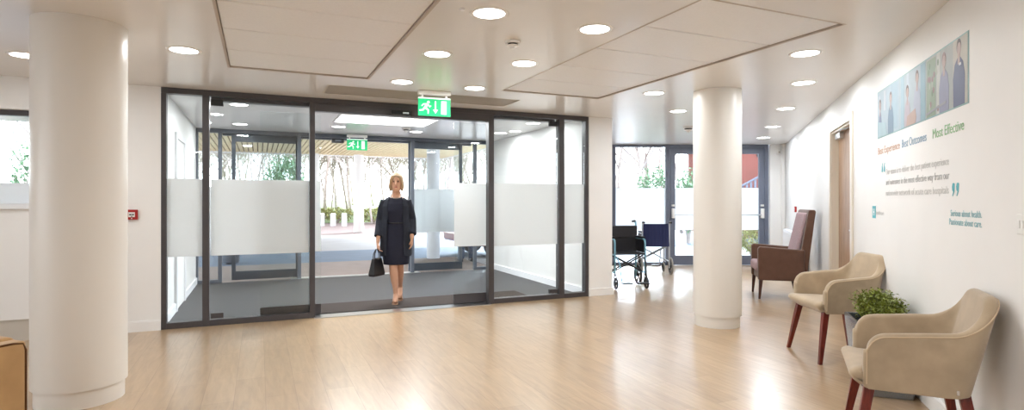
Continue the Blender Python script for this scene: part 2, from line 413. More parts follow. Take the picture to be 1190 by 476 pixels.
mt = MB().box(0, 5.05, .0, 3.5, -.1, .002)
struct('floor_lobby', mt, M['mat'], P0, AP, smooth=False)
o = MB().box(.95, 4.3, .19, .84, .002, .008).build('entrance_mat', M['mat_dark'], None, False, loc=P0, rot=(0, 0, AP))
tag(o, 'dark brown barrier mat strip just inside the lobby threshold', 'mat')

# ------------------------------------------------------------------ outer screen
VO = 3.5
w3 = thing('window_3', kind='structure', loc=uvw(0, VO), rotz=AP)
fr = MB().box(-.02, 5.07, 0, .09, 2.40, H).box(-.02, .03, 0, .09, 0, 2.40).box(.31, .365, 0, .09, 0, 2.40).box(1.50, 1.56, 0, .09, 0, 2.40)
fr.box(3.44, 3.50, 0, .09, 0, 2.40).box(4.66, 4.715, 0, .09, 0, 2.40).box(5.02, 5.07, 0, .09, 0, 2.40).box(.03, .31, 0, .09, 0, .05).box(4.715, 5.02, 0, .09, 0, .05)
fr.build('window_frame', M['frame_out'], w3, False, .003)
pane(w3, .03, .31, .05, 2.40, g='glass_out'); pane(w3, 4.715, 5.02, .05, 2.40, g='glass_out'); 
pane(w3, .365, 1.50, .02, 2.40, g='glass_out', frost=False); pane(w3, 3.5, 4.66, .02, 2.40, g='glass_out', frost=False)
d4 = thing('door_4', kind='structure', loc=uvw(0, VO), rotz=AP)
for x0, x1 in ((.50, 1.54), (3.42, 4.46)):
    f2 = MB().box(x0, x1, .11, .15, 2.28, 2.42).box(x0, x1, .11, .15, .02, .16).box(x0, x0 + .06, .11, .15, .16, 2.28).box(x1 - .06, x1, .11, .15, .16, 2.28)
    f2.build('leaf_frame', M['frame_out'], d4, False, .003)
    pane(d4, x0 + .06, x1 - .06, .16, 2.28, y=.13, g='glass_out')
bx('operator_box', M['frame_out'], d4, .365, 4.66, .16, .26, 2.38, 2.46)
struct('trim_outer_threshold', MB().box(1.4, 3.6, -.05, .15, 0, .01), M['alu'], uvw(0, VO), AP, smooth=False)

# ------------------------------------------------------------------ side window at the far left
t = thing('window_5', kind='structure', loc=P0, rotz=AP)
MB().box(WX0, WX1, .06, .14, WZ1 - .05, WZ1).box(WX0, WX0 + .05, .06, .14, WZ0, WZ1).box(WX1 - .05, WX1, .06, .14, WZ0, WZ1).build('window_frame', M['frame'], t, False, .003)
pane(t, WX0 + .05, WX1 - .05, WZ0 + .03, WZ1 - .05, y=.1, fz=(WZ0, 1.475), f='frost_back')
MB().box(WX0, WX1, -.03, .14, WZ0 - .02, WZ0 + .03).build('window_sill', M['ext_white'], t, False, .003)
struct('baseboard_window', MB().box(WX0, WX1, .015, .03, 0, .2), M['grille'], P0, AP, smooth=False)

# ------------------------------------------------------------------ garden glazing at the far right
def bk(x): return (x - 595) / 662 * YB
t = thing('window_4', kind='structure', loc=(0, YB, 0))
XL = .55
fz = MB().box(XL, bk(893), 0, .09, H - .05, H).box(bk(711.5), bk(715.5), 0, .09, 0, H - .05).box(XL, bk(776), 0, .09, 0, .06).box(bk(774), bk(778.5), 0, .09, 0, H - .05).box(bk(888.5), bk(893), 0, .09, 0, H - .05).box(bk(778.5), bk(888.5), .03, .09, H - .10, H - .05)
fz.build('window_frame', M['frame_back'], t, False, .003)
pane(t, bk(715.5), bk(774), .06, H - .05, y=.045, g='glass_out', f='frost_back', fz=(.72, 1.575))
pane(t, XL, bk(711.5), .06, H - .05, y=.045, g='glass_out', f='frost_back', fz=(.72, 1.575))
mid = (bk(779) + bk(888)) / 2
for nm, x0, x1, hs in (('door_5', bk(779), mid - .004, 1), ('door_7', mid + .004, bk(888), -1)):
    d = thing(nm, kind='structure', loc=(0, YB, 0))
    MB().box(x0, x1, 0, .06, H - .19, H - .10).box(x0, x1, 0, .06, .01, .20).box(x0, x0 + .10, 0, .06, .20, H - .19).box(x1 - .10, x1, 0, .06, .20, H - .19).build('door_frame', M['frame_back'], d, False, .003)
    pane(d, x0 + .10, x1 - .10, .20, H - .19, y=.03, g='glass_out', f='frost_back', fz=(.72, 1.575))
    hx = x0 + .05 if hs == 1 else x1 - .05
    MB().tube([(x0 + .05, -.06, 1.03), (x1 - .05, -.06, 1.03)], .014).build('push_bar', M['alu'], d)
    MB().box(hx - .028, hx + .028, -.075, 0, .96, 1.16).build('push_bar_housing', M['white_plastic'], d, False, .01)
    MB().box(hx - .028, hx + .028, -.05, 0, 1.2, 1.24).build('latch', M['white_plastic'], d, False, .006)

# corridor door in the right wall (front of a thing on this wall = local -y, local x runs towards the camera)
d = thing('door_8', kind='structure', loc=wallpt(DS1), rotz=AW)
w = DS1 - DS0
MB().box(-.075, .01, -.02, 0, 0, DZ + .075).box(w - .01, w + .075, -.02, 0, 0, DZ + .075).box(.01, w - .01, -.02, 0, DZ - .01, DZ + .075).build('architrave', M['cream'], d, False, .004)
MB().box(0, .03, 0, .15, 0, DZ).box(w - .03, w, 0, .15, 0, DZ).box(.03, w - .03, 0, .15, DZ - .03, DZ).build('door_lining', M['cream'], d, False)
bx('door_leaf', M['oak'], d, .033, w - .033, .07, .115, .008, DZ - .034, .002)
MB().box(.1, .34, .02, .07, DZ - .11, DZ - .045).build('door_closer', M['alu'], d, False, .005)
MB().tube([(.3, .035, DZ - .04), (.5, .0, DZ - .035), (.7, .05, DZ - .035)], .008).build('closer_arm', M['alu'], d)
MB().tube([(w - .1, .07, 1.0), (w - .1, .02, 1.0), (w - .22, .02, 1.0)], .009).build('door_handle', M['alu'], d)

# ------------------------------------------------------------------ radiator, call points, switch, sensors
t = thing('radiator', 'white panel radiator on the right wall behind the brown armchair', 'radiator', wallpt(11.6), AW)
r = MB(); LR = 2.6
r.box(0, LR, -.11, -.09, .14, .78)
for i in range(44): r.box(.02 + i * LR / 44, .045 + i * LR / 44, -.116, -.11, .18, .74)
r.build('radiator_panel', M['ext_white'], t, False, .004, 1)
MB().box(0, LR, -.09, -.03, .76, .782).box(0, .01, -.09, -.03, .14, .76).box(LR - .01, LR, -.09, -.03, .14, .76).build('top_grille', M['ext_white'], t, False)
for x in (.3, LR - .3): MB().box(x, x + .05, -.035, 0, .2, .7).build('wall_bracket', M['alu'], t, False)
MB().tube([(LR + .02, -.06, 0), (LR + .02, -.06, .2), (LR - .01, -.06, .2)], .01).build('pipe', M['alu'], t)

def call_point(loc, rz, sz, label):
    t = thing('fire_call_point', label, 'fire alarm', loc, rz, 'red fire call points')
    MB().box(-sz/2, sz/2, -.03, 0, -sz/2, sz/2).build('housing', M['red'], t, False, .006, 3)
    MB().box(-sz*.27, sz*.27, -.033, -.03, -sz*.24, sz*.24).build('press_panel', M['white_plastic'], t, False, .001, 1)
    MB().box(-sz*.2, -sz*.02, -.0345, -.033, -.006, .006).box(sz*.02, sz*.2, -.0345, -.033, -.006, .006).box(-sz*.06, sz*.06, -.0345, -.033, -sz*.2, -sz*.13).build('press_mark', M['black'], t, False)
    MB().lathe([(.005, 0), (.005, .004)], 12, mx=Matrix.Translation((0, -.03, -sz*.38)) @ Matrix.Rotation(PI/2, 4, 'X')).build('key_hole', M['white_plastic'], t)
call_point(uvw(-.245, 0, 1.17), AP, .10, 'red fire call point on the wall between the front column and the entrance screen')
call_point(wallpt(10.55, 1.165), AW, .10, 'red fire call point above the brown armchair on the far right wall')
t = thing('light_switch', 'white double light switch at the right edge of the printed wall', 'switch', wallpt(2.70, 1.20), AW)
MB().box(0, .088, -.009, 0, -.045, .045).build('switch_plate', M['white_plastic'], t, False, .004, 3)
for x in (.018, .05): MB().box(x, x + .02, -.014, -.009, -.018, .018).build('rocker', M['white_plastic'], t, False, .002, 2)

t = thing('motion_sensor', 'small white sensor in the far ceiling corner above the radiator', 'sensor', (5.42, YB - .02, 2.25))
MB().box(-.03, .03, -.06, 0, 0, .12).build('sensor_body', M['white_plastic'], t, False, .012, 3)
MB().box(-.018, .018, -.064, -.06, .03, .07).build('sensor_lens', M['grille'], t, False)

# downlights
def area(name, loc, size, power, col=(.94, .975, 1), rot=(0, 0, 0), shape='DISK', sy=None):
    l = bpy.data.lights.new(name, 'AREA'); l.shape = shape; l.size = size; l.energy = power; l.color = col
    if sy: l.size_y = sy
    o = bpy.data.objects.new(name, l); C.objects.link(o); o.location = loc; o.rotation_euler = rot; return o
DLP = 8.5
proto = None
def downlight(u, v, label, group='round recessed downlights', rad=.098):
    global proto
    if proto is None:
        t = thing('downlight', label, 'ceiling light', uvw(u, v, H), AP, group)
        n_ = 40; MB().loft([[Vector((q * math.cos(2 * PI * i / n_), q * math.sin(2 * PI * i / n_), z)) for q, z in ((rad, -.0045), (rad + .02, -.004), (rad + .024, 0), (rad, 0))] for i in range(n_)], False, True).build('trim_ring', M['lamp_ring'], t)
        MB().lathe([(rad - .001, -.003), (rad - .001, .0)], 40).build('diffuser', M['lamp'], t)
        proto = t
    else:
        t = copy_tree(proto); t.location = uvw(u, v, H); t['label'] = label; t['group'] = group
    area('downlight_glow', uvw(u, v, H - .006), .18, DLP * (1.6 if v > 0 and u < 5 else 3.0 if u > 6.95 else 1.2 if u > 5.5 else 1), (.86, .93, 1) if u > 5.5 else (.94, .975, 1))
DL = [(2.21, -3.45, 'bright round downlight nearest the camera beside the left tiled panel'),
      (2.98, -3.44, 'bright round downlight nearest the camera beside the right tiled panel'),
      (2.195, -2.38, 'round downlight in the second row, between the left tiled panel and the smoke detector'),
      (2.95, -2.38, 'round downlight in the second row, just beyond the smoke detector'),
      (2.18, -1.23, 'round downlight to the left of the hanging exit sign in front of the screen'),
      (2.93, -1.23, 'round downlight to the right of the hanging exit sign in front of the screen'),
      (.383, -1.70, 'round downlight between the large front column and the left tiled panel'),
      (4.83, -3.57, 'round downlight at upper right, nearest along the outer edge of the right tiled panel'),
      (4.78, -1.76, 'small round downlight just left of the far column, at the right tiled panel corner'),
      (5.785, -2.78, 'second round downlight along the ceiling near the printed right wall'),
      (5.84, -.89, 'small round downlight left of the far column, farther than the panel corner one'),
      (6.93, -1.60, 'third round downlight receding along the right wall ceiling'),
      (8.20, -.28, 'fourth round downlight receding along the right wall ceiling'),
      (9.30, .90, 'farthest small round downlight over the garden doors'),
      (-.79, -1.01, 'round downlight partly visible at the far left behind the front column')]
for u, v, l in DL: downlight(u, v, l)
for u, v, l in ((.69, .85, 'lobby downlight nearest the screen behind the left glass panel'), (.65, 2.75, 'lobby downlight farther back behind the left glass panel'),
                (2.02, .62, 'lobby downlight just in front of the bright ceiling light panel, left end'), (2.04, 2.45, 'lobby downlight behind the bright ceiling light panel, left end'),
                (3.16, .62, 'lobby downlight just in front of the bright ceiling light panel, right end'), (3.3, 2.6, 'lobby downlight behind the bright ceiling light panel, right end'),
                (4.63, .88, 'lobby downlight nearest the screen behind the right glass panel'), (4.66, 2.2, 'lobby downlight farther back behind the right glass panel')):
    downlight(u, v, l, 'lobby downlights')
# the same fittings continue behind the camera
for u, v in ((-2.6, -3.4), (-2.6, -6.4), (-.4, -5.2), (-.4, -8.4), (2.2, -5.9), (2.95, -8.2), (4.9, -5.6), (5.6, -9.0)):
    area('downlight_glow', uvw(u, v, H - .006), .18, DLP * 1.6)
# lobby light panel
t = thing('ceiling_light_panel', 'large bright rectangular light panel in the lobby ceiling', 'ceiling light', uvw(1.89, 1.06, H), AP)
MB().box(0, 1.36, 0, .02, -.012, 0).box(0, 1.36, .82, .84, -.012, 0).box(0, .02, .02, .82, -.012, 0).box(1.34, 1.36, .02, .82, -.012, 0).build('panel_frame', M['lamp_ring'], t, False)
bx('diffuser', M['panel_lamp'], t, .02, 1.34, .02, .82, -.008, 0)
area('panel_glow', uvw(2.57, 1.48, H - .02), 1.3, 60, (.97, .98, 1), (0, 0, AP), 'RECTANGLE', .8)

# smoke detectors and sprinkler
def detector(p, label, s=1.0, drop=0):
    t = thing('smoke_detector', label, 'smoke detector', p, 0, 'ceiling smoke detectors')
    if drop: MB().lathe([(.012, -drop), (.012, 0)], 12).build('stem', M['white_plastic'], t)
    z = -drop
    MB().lathe([(.001, z - .018 * s), (.05 * s, z - .018 * s), (.054 * s, z - .012 * s), (.054 * s, z)], 32).build('mount', M['white_plastic'], t)
    MB().lathe([(.036 * s, z - .032 * s), (.036 * s, z - .018 * s)], 32).build('sensor_slots', M['black'], t)
    MB().lathe([(.001, z - .056 * s), (.014 * s, z - .054 * s), (.02 * s, z - .042 * s), (.042 * s, z - .034 * s), (.044 * s, z - .030 * s), (.001, z - .030 * s)], 32).build('sensor_cap', M['white_plastic'], t)
detector(Vector((.005, 4.139, H)), 'white smoke detector on the ceiling among the four nearest downlights')
detector(Vector((2.74, 8.85, H)), 'grey-white smoke detector on the ceiling left of the far column', 1.6)
detector(uvw(3.05, 2.25, H), 'small smoke detector on the lobby ceiling behind the light panel', 1.2)
o = MB().lathe([(.001, -.012), (.012, -.010), (.016, -.003), (.016, 0)], 16).build('sprinkler_cap', M['ext_white'], None, loc=Vector((-.30, 3.44, H)))
tag(o, 'tiny white round cap on the ceiling by the nearest left downlight', 'sprinkler')

# exit signs
def exit_sign(loc, rz, w, label):
    h = w * .52
    t = thing('exit_sign', label, 'exit sign', loc, rz, 'green running man exit signs')
    MB().box(-w/2 + .0, w/2, -.03, .03, -.045, 0).build('sign_housing', M['white_plastic'], t, False, .008, 3)
    for x in (-w * .37, w * .37): MB().tube([(x, 0, -.045), (x, 0, -.075)], .012, 12).build('hanger', M['white_plastic'], t)
    MB().box(-w/2, w/2, -.007, .007, -.085, -.07).build('top_rail', M['sign_white'], t, False)
    z1 = -.085; z0 = z1 - h
    pn = MB().box(-w/2, w/2, -.006, .006, z0, z1).build('sign_panel', M['green'], t, False, .001, 1)
    k = h / 1.0
    def P(x, z): return (-w/2 + x * k, z0 + z * k)
    y0, y1 = -.0085, -.006
    g = MB()
    def poly(pts, mb): mb.prism([P(*q) for q in pts], y0, y1)
    def limb(a, b, r1, r2, mb):
        dx, dz = b[0] - a[0], b[1] - a[1]; L = math.hypot(dx, dz); nx, nz = -dz / L, dx / L
        poly([(a[0] + nx * r1, a[1] + nz * r1), (b[0] + nx * r2, b[1] + nz * r2), (b[0] - nx * r2, b[1] - nz * r2), (a[0] - nx * r1, a[1] - nz * r1)], mb)
    poly([(.60 + .085 * math.cos(a), .80 + .085 * math.sin(a)) for a in [i * PI / 6 for i in range(12)]], g)
    limb((.54, .70), (.40, .46), .085, .075, g)          # torso
    limb((.56, .68), (.68, .52), .04, .035, g); limb((.66, .53), (.76, .60), .035, .03, g)   # front arm
    limb((.50, .70), (.30, .68), .04, .035, g); limb((.31, .69), (.20, .56), .035, .03, g)   # rear arm
    limb((.44, .46), (.60, .34), .06, .045, g); limb((.59, .37), (.58, .12), .045, .035, g)   # front leg
    limb((.38, .48), (.28, .34), .06, .05, g); limb((.30, .34), (.06, .31), .045, .035, g)   # rear leg
    g.build('running_figure', M['sign_white'], t, False)
    a = MB(); poly([(.98, .88), (1.06, .88), (1.06, .36), (.98, .36)], a); poly([(.87, .38), (1.17, .38), (1.02, .15)], a); a.build('arrow', M['sign_white'], t, False)
    b = MB(); poly([(1.36, .9), (1.68, .9), (1.68, .12), (1.36, .12)], b); b.build('door_symbol', M['sign_white'], t, False)
    return t
exit_sign(uvw(2.60, -.90, H), AP + R(-4), .345, 'green exit sign with running figure hanging in front of the entrance screen')
exit_sign(uvw(2.45, 3.30, H - .02), AP + R(-4), .34, 'green exit sign with running figure hanging inside the lobby by the outer doors')
t = thing('sign_bracket', 'small black sensor box beside the inner lobby exit sign', 'sensor', uvw(2.15, 3.46, 2.31), AP)
MB().box(-.1, .1, -.04, .04, 0, .07).build('sensor_body', M['black'], t, False, .01)
MB().box(-.05, .05, -.044, -.04, .02, .05).build('sensor_window', M['frame_out'], t, False)

# ------------------------------------------------------------------ printed wall graphics
def text(par, s, x0, x1, z, size, m, name='lettering', off=-.0015, bold=0.0):
    cu = bpy.data.curves.new(name, 'FONT'); cu.body = s; cu.size = size; cu.extrude = .0004; cu.offset = bold
    ob = bpy.data.objects.new(name, cu); C.objects.link(ob)
    bpy.context.view_layer.update()
    dg = bpy.context.evaluated_depsgraph_get()
    me = bpy.data.meshes.new_from_object(ob.evaluated_get(dg))
    bpy.data.objects.remove(ob)
    xs = [v.co.x for v in me.vertices]; w = max(xs) - min(xs); k = (x1 - x0) / w if x1 else 1.0
    mn = min(xs)
    for v in me.vertices:
        x, y, zz = v.co; v.co = ((x - mn) * k, -zz, y)
    me.materials.clear(); me.materials.append(m)
    o = bpy.data.objects.new(name, me); C.objects.link(o); o.parent = par; o.location = (x0, off, z)
    return o
S0 = 5.111
mu = thing('wall_mural', 'faded photo strip of hospital staff printed high on the right wall', 'wall print', wallpt(S0), AW)
MW, MZ0, MZ1 = 1.875, 1.825, 2.215
PM = {}
def pm(r, g, b):
    k = (r, g, b)
    if k not in PM: PM[k] = mat('print_tone_%d' % len(PM), rgb(r * .88, g * .88, b * .89), .5, var=.05, scale=12)
    return PM[k]
MB().box(0, MW, -.002, 0, MZ0, MZ1).build('print_border', pm(150, 190, 188), mu, False)
sec = [(.012, .62, (186, 204, 212)), (.625, 1.20, (190, 204, 208)), (1.205, 1.863, (182, 186, 180))]
for a, b_, c in sec: MB().box(a, b_, -.0026, -.002, MZ0 + .008, MZ1 - .008).build('photo', pm(*c), mu, False)
def fpoly(pts, c, nm, d=-.0030): MB().prism([(x, MZ0 + .008 + z) for x, z in pts], d - .0003, d + .0004).build(nm, pm(*c), mu, False)
def fell(cx, cz, rx, rz, c, nm, d=-.0036): fpoly([(cx + rx * math.cos(i * PI / 8), cz + rz * math.sin(i * PI / 8)) for i in range(16)], c, nm, d)
def bust(cx, hz, w, c, skin=(196, 168, 156), hair=(110, 90, 84), base=0.0, d=-.0032):
    fpoly([(cx - w, base), (cx - w * 1.05, hz - .16), (cx - w * .75, hz - .085), (cx - w * .2, hz - .05), (cx + w * .2, hz - .05), (cx + w * .75, hz - .085), (cx + w * 1.05, hz - .16), (cx + w, base)], c, 'printed_figure', d)
    fpoly([(cx - w * .2, hz - .09), (cx - w * .2, hz - .02), (cx + w * .2, hz - .02), (cx + w * .2, hz - .09)], skin, 'printed_figure', d - .0003)
    fell(cx, hz + .008, .032, .044, hair, 'printed_figure', d - .0003); fell(cx + .004, hz - .006, .027, .036, skin, 'printed_figure', d - .0008)
bg = [(.03, .10, .02, .34, (206, 216, 222)), (.40, .58, .02, .37, (172, 196, 206)), (.20, .26, .2, .36, (214, 220, 224)), (.66, .74, .0, .37, (168, 196, 206)), (1.10, 1.19, .0, .37, (150, 184, 196)),
      (1.22, 1.38, .0, .36, (150, 168, 140)), (1.40, 1.46, .0, .37, (210, 212, 202)), (1.66, 1.86, .0, .374, (206, 200, 184)), (.80, .86, .1, .37, (206, 218, 224))]
for x0, x1, z0, z1, c in bg: fpoly([(x0, z0), (x1, z0), (x1, z1), (x0, z1)], c, 'printed_backdrop', -.0028)
for i in range(16):
    random.seed(i); fell(1.23 + random.random() * .2, .03 + random.random() * .3, .014, .02, random.choice([(120, 146, 112), (186, 190, 170), (160, 120, 120)]), 'printed_flower', -.0030)
bust(.09, .26, .045, (130, 142, 168)); bust(.40, .27, .075, (112, 138, 158)); fpoly([(.02, 0), (.02, .13), (.25, .10), (.3, 0)], (180, 206, 212), 'printed_figure', -.0044)
bust(.82, .24, .065, (196, 184, 190), hair=(92, 66, 60)); bust(1.03, .30, .07, (190, 196, 210), hair=(120, 100, 92)); fpoly([(.8, .0), (.82, .07), (1.0, .10), (1.02, .04), (1.0, 0)], (202, 172, 156), 'printed_figure', -.0044)
bust(1.52, .30, .075, (150, 152, 178), hair=(150, 118, 110)); bust(1.745, .32, .08, (84, 88, 128), hair=(88, 68, 62)); fpoly([(1.22, .03), (1.56, .06), (1.56, .045), (1.22, .015)], (160, 160, 164), 'printed_figure', -.0046)
fpoly([(1.75, .22), (1.78, .22), (1.78, .235), (1.75, .235)], (226, 226, 230), 'printed_badge', -.0044)

def wallthing(name, label, cat): return thing(name, label, cat, wallpt(S0), AW)
t = wallthing('wall_lettering', 'orange-brown words Best Experience printed below the photo strip', 'wall lettering'); text(t, 'Best Experience', .02, .63, 1.692, .082, M['orange_text'])
t = wallthing('wall_lettering', 'blue words Best Outcomes printed below the photo strip', 'wall lettering'); text(t, 'Best Outcomes', .685, 1.21, 1.692, .084, M['blue_text'])
t = wallthing('wall_lettering', 'green words Most Effective printed below the photo strip', 'wall lettering'); text(t, 'Most Effective', 1.325, 1.81, 1.692, .086, M['green_text'])
t = wallthing('wall_quote', 'pale grey three-line quotation between teal quote marks on the right wall', 'wall lettering')
text(t, 'Our vision is to deliver the best patient experience', .26, 1.59, 1.515, .066, M['grey_text'])
text(t, 'and outcomes in the most effective way from our', .26, 1.60, 1.432, .066, M['mid_text'])
text(t, 'nationwide network of acute care hospitals', .26, 1.59, 1.347, .066, M['grey_text'])
for xa, za, flip in ((.13, 1.545, 1), (1.64, 1.36, 0)):
    q = MB()
    for dx in (0, .062):
        if flip: pts = [(.0, -.0), (.006, .045), (.028, .07), (.036, .066), (.022, .045), (.036, .036), (.04, .014), (.03, -.004), (.012, -.006)]
        else: pts = [(.04, .04), (.034, -.004), (.012, -.03), (.004, -.026), (.018, -.004), (.004, .004), (0, .026), (.01, .044), (.028, .046)]
        q.prism([(xa + dx + x, za + z) for x, z in pts], -.002, -.001)
    q.build('quote_mark', M['teal'], t, False)
t = wallthing('wall_logo', 'small teal square logo with white mark and the faint word healthcare', 'logo')
MB().box(-.168, -.062, -.003, 0, 1.158, 1.262).build('logo_square', M['teal'], t, False)
MB().box(-.14, -.128, -.004, -.003, 1.18, 1.24).box(-.104, -.092, -.004, -.003, 1.18, 1.24).box(-.128, -.104, -.004, -.003, 1.204, 1.216).build('logo_mark', M['white_plastic'], t, False)
text(t, 'healthcare', -.045, .2, 1.19, .05, M['grey_text'])
t = wallthing('wall_slogan', 'small teal slogan Serious about health, Passionate about care, left of the light switch', 'wall lettering')
text(t, 'Serious about health.', 1.62, 2.035, 1.217, .052, M['teal_text']); text(t, 'Passionate about care.', 1.60, 2.035, 1.168, .052, M['teal_text'])

# ------------------------------------------------------------------ tub chairs
def sstep(a, b, x):
    t = max(0, min(1, (x - a) / (b - a))); return t * t * (3 - 2 * t)
def tub_chair(loc, rz, fabric, pip, label, group, tagged=False):
    t = thing('tub_chair', label, 'chair', loc, rz, group)
    hw, yf, yb, rc = .266, -.215, .205, .105
    # U path of the shell's outer face at its foot, from the right arm front round the back
    arm = (yb - rc) - yf; arc = rc * PI / 2; bk_ = 2 * (hw - rc); tot = 2 * arm + 2 * arc + bk_
    def path(s):
        if s < arm: return Vector((hw, yf + s, 0)), Vector((1, 0, 0))
        s2 = s - arm
        if s2 < arc: a = s2 / rc; return Vector((hw - rc + rc * math.cos(a), yb - rc + rc * math.sin(a), 0)), Vector((math.cos(a), math.sin(a), 0))
        s2 -= arc
        if s2 < bk_: return Vector((hw - rc - s2, yb, 0)), Vector((0, 1, 0))
        s2 -= bk_
        if s2 < arc: a = PI / 2 + s2 / rc; return Vector((-(hw - rc) + rc * math.cos(a), yb - rc + rc * math.sin(a), 0)), Vector((math.cos(a), math.sin(a), 0))
        s2 -= arc; return Vector((-hw, yb - rc - s2, 0)), Vector((-1, 0, 0))
    ZB, TH = .405, .052
    def ztop(s):
        q = min(s, tot - s)
        z = .672 + .032 * q / arm if q < arm else .704
        z += .165 * sstep(arm - .01, arm + arc + .035, q)
        r = .075
        if q < r: z -= r - math.sqrt(max(0, r * r - (r - q) ** 2))
        return z
    def pos(p, n, z, off):
        h = (z - ZB) / .5; back = sstep(0.0, yb, p.y)
        v = p + n * off; v.z = z
        v.x += (1 if p.x > 0 else -1) * .022 * min(1, h * 1.4) * min(1, abs(p.x) / hw) * (1 - .9 * back)
        v.y += back * .12 * h
        return v
    NS = 84; rings = []
    for i in range(NS + 1):
        q = i / NS; s = tot * q
        # denser samples at the arm fronts
        e = .16
        if q < e: s = tot * e * (q / e) ** 1.7
        elif q > 1 - e: s = tot * (1 - e * ((1 - q) / e) ** 1.7)
        p, n = path(s); zt = ztop(s); ring = []
        k = TH / 2; K = 6
        for j in range(7): ring.append(pos(p, n, ZB + (zt - k - ZB) * j / 6, 0))
        for j in range(1, K): a = PI * j / K; ring.append(pos(p, n, zt - k + k * math.sin(a) * .8, -k + k * math.cos(a)))
        for j in range(7): ring.append(pos(p, n, zt - k + (ZB + .02 - zt + k) * j / 6, -TH))
        rings.append(ring)
    # soften the two arm fronts
    def inset(r, f, dy):
        c = sum((Vector(v) for v in r), Vector()) / len(r); return [Vector((c.x + (v.x - c.x) * f, v.y + dy, c.z + (v.z - c.z) * (1 - (1 - f) * .25))) for v in r]
    rings = [inset(rings[0], .55, -.016), inset(rings[0], .86, -.011)] + rings + [inset(rings[-1], .86, -.011), inset(rings[-1], .55, -.016)]
    MB().loft(rings).build('shell', fabric, t, True, angle=60)
    # piping along the outer top edge of the shell
    pts = []
    for i in range(NS + 1):
        s = .004 + (tot - .008) * i / NS; p, n = path(s); zt = ztop(s); pts.append(pos(p, n, zt - TH / 2 + .006, .001))
    p, n = path(0); fr0 = [pos(p, n, ZB + .02 + (ztop(0) - .03 - ZB) * j / 5, .0) + Vector((0, -.002, 0)) for j in range(6)]
    p, n = path(tot); fr1 = [pos(p, n, ZB + .02 + (ztop(0) - .03 - ZB) * j / 5, .0) + Vector((0, -.002, 0)) for j in range(5, -1, -1)]
    MB().tube(fr0 + pts + fr1, .0032, 6).build('piping', pip, t)
    # underside and cushion
    und = MB(); n_ = 24
    base = [path(tot * i / n_)[0] for i in range(n_ + 1)]
    und.loft([[Vector((b.x * .97, b.y * .97, z)) for b in base] for z in (ZB - .006, ZB + .03)]).build('seat_base', fabric, t)
    prof = [(.15, .41), (.15, .475), (.05, .483), (-.10, .490), (-.22, .494), (-.262, .490), (-.285, .475), (-.288, .458), (-.270, .435), (-.245, .415), (-.222, .398), (-.20, .394), (.0, .40)]
    def wd(y): return .262 if y < -.228 else .205 + (.262 - .205) * sstep(-.222, -.228, y)
    cu = MB(); xsn = [-1, -.985, -.93, -.8, -.4, 0, .4, .8, .93, .985, 1]; rg = []
    for xf in xsn:
        e = abs(xf); drop = .0 if e < .9 else (e - .9) * .09
        cz = .44; fz_ = 1 if e < .95 else (.88 if e < .99 else .7)
        rg.append([Vector((xf * wd(y), y + (0 if e < .95 else (.008 if e < .99 else .018)) * (1 if y < -.2 else 0), cz + (z - cz) * fz_)) for y, z in prof])
    cu.loft(rg).build('seat_cushion', fabric, t, True, angle=50)
    for sx in (-1, 1):
        for front in (1, 0):
            x0, y0 = (sx * .212, -.20) if front else (sx * .185, .175)
            x1, y1 = (sx * .268, -.272) if front else (sx * .24, .25)
            a, b = .023, .0135
            lg = MB().loft([[Vector((x + i * w_, y + j * w_, z)) for i, j in ((-1, -1), (1, -1), (1, 1), (-1, 1))] for x, y, z, w_ in ((x0, y0, .41, a), (x0 + (x1 - x0) * .3, y0 + (y1 - y0) * .3, .287, a * .93), (x1, y1, 0, b))])
            lg.build('leg', M['mahogany'], t, False, .003)
    if tagged:
        MB().box(.2805, .284, .128, .139, .425, .447, mx=Matrix.Rotation(R(0), 4, 'Z')).build('maker_tag', M['bead'], t, False, .001, 1)
    return t
G1 = 'beige tub chairs along the right wall'
tub_chair((2.015, 2.88, 0), R(-116), M['beige'], M['piping'], 'nearest beige suede tub chair with mahogany legs, at the lower right against the printed wall', G1, True)
tub_chair((2.735, 4.81, 0), R(-91), M['beige'], M['piping'], 'beige suede tub chair with mahogany legs between the planter and the brown armchair', G1)
t = thing('lounge_chair', 'tan suede boxy lounge chair cut off at the lower left edge beside the large column', 'chair', (-2.567, 2.30, 0), R(-21.7))
for sx in (-1, 1):
    MB().box(min(sx * .33, sx * .24), max(sx * .33, sx * .24), -.35, .35, .14, .69).build('arm', M['tan'], t, False, .015, 4)
    MB().tube([(sx * .326, .347, .17), (sx * .326, .347, .65), (sx * .326, .335, .679), (sx * .326, .30, .686), (sx * .326, -.30, .686), (sx * .329, -.335, .66), (sx * .331, -.338, .17)], .005, 6).build('piping', M['piping_dark'], t)
MB().loft([[Vector((x, y, z)) for y, z in ((.22, .14), (.352, .14), (.36, .68), (.34, .70), (.27, .70), (.25, .68))] for x in (-.238, .238)]).build('backrest', M['tan'], t, False, .02, 4)
MB().box(-.237, .237, -.36, .23, .30, .44).build('seat_cushion', M['tan'], t, False, .04, 5)
MB().box(-.24, .24, -.33, .25, .14, .30).build('seat_base', M['tan'], t, False, .01, 2)
for sx in (-1, 1):
    for y in (-.29, .29): MB().loft([[Vector((sx * .28 + i * w_, y + j * w_, z)) for i, j in ((-1, -1), (1, -1), (1, 1), (-1, 1))] for z, w_ in ((.145, .024), (0, .016))]).build('leg', M['mahogany'], t, False, .003)

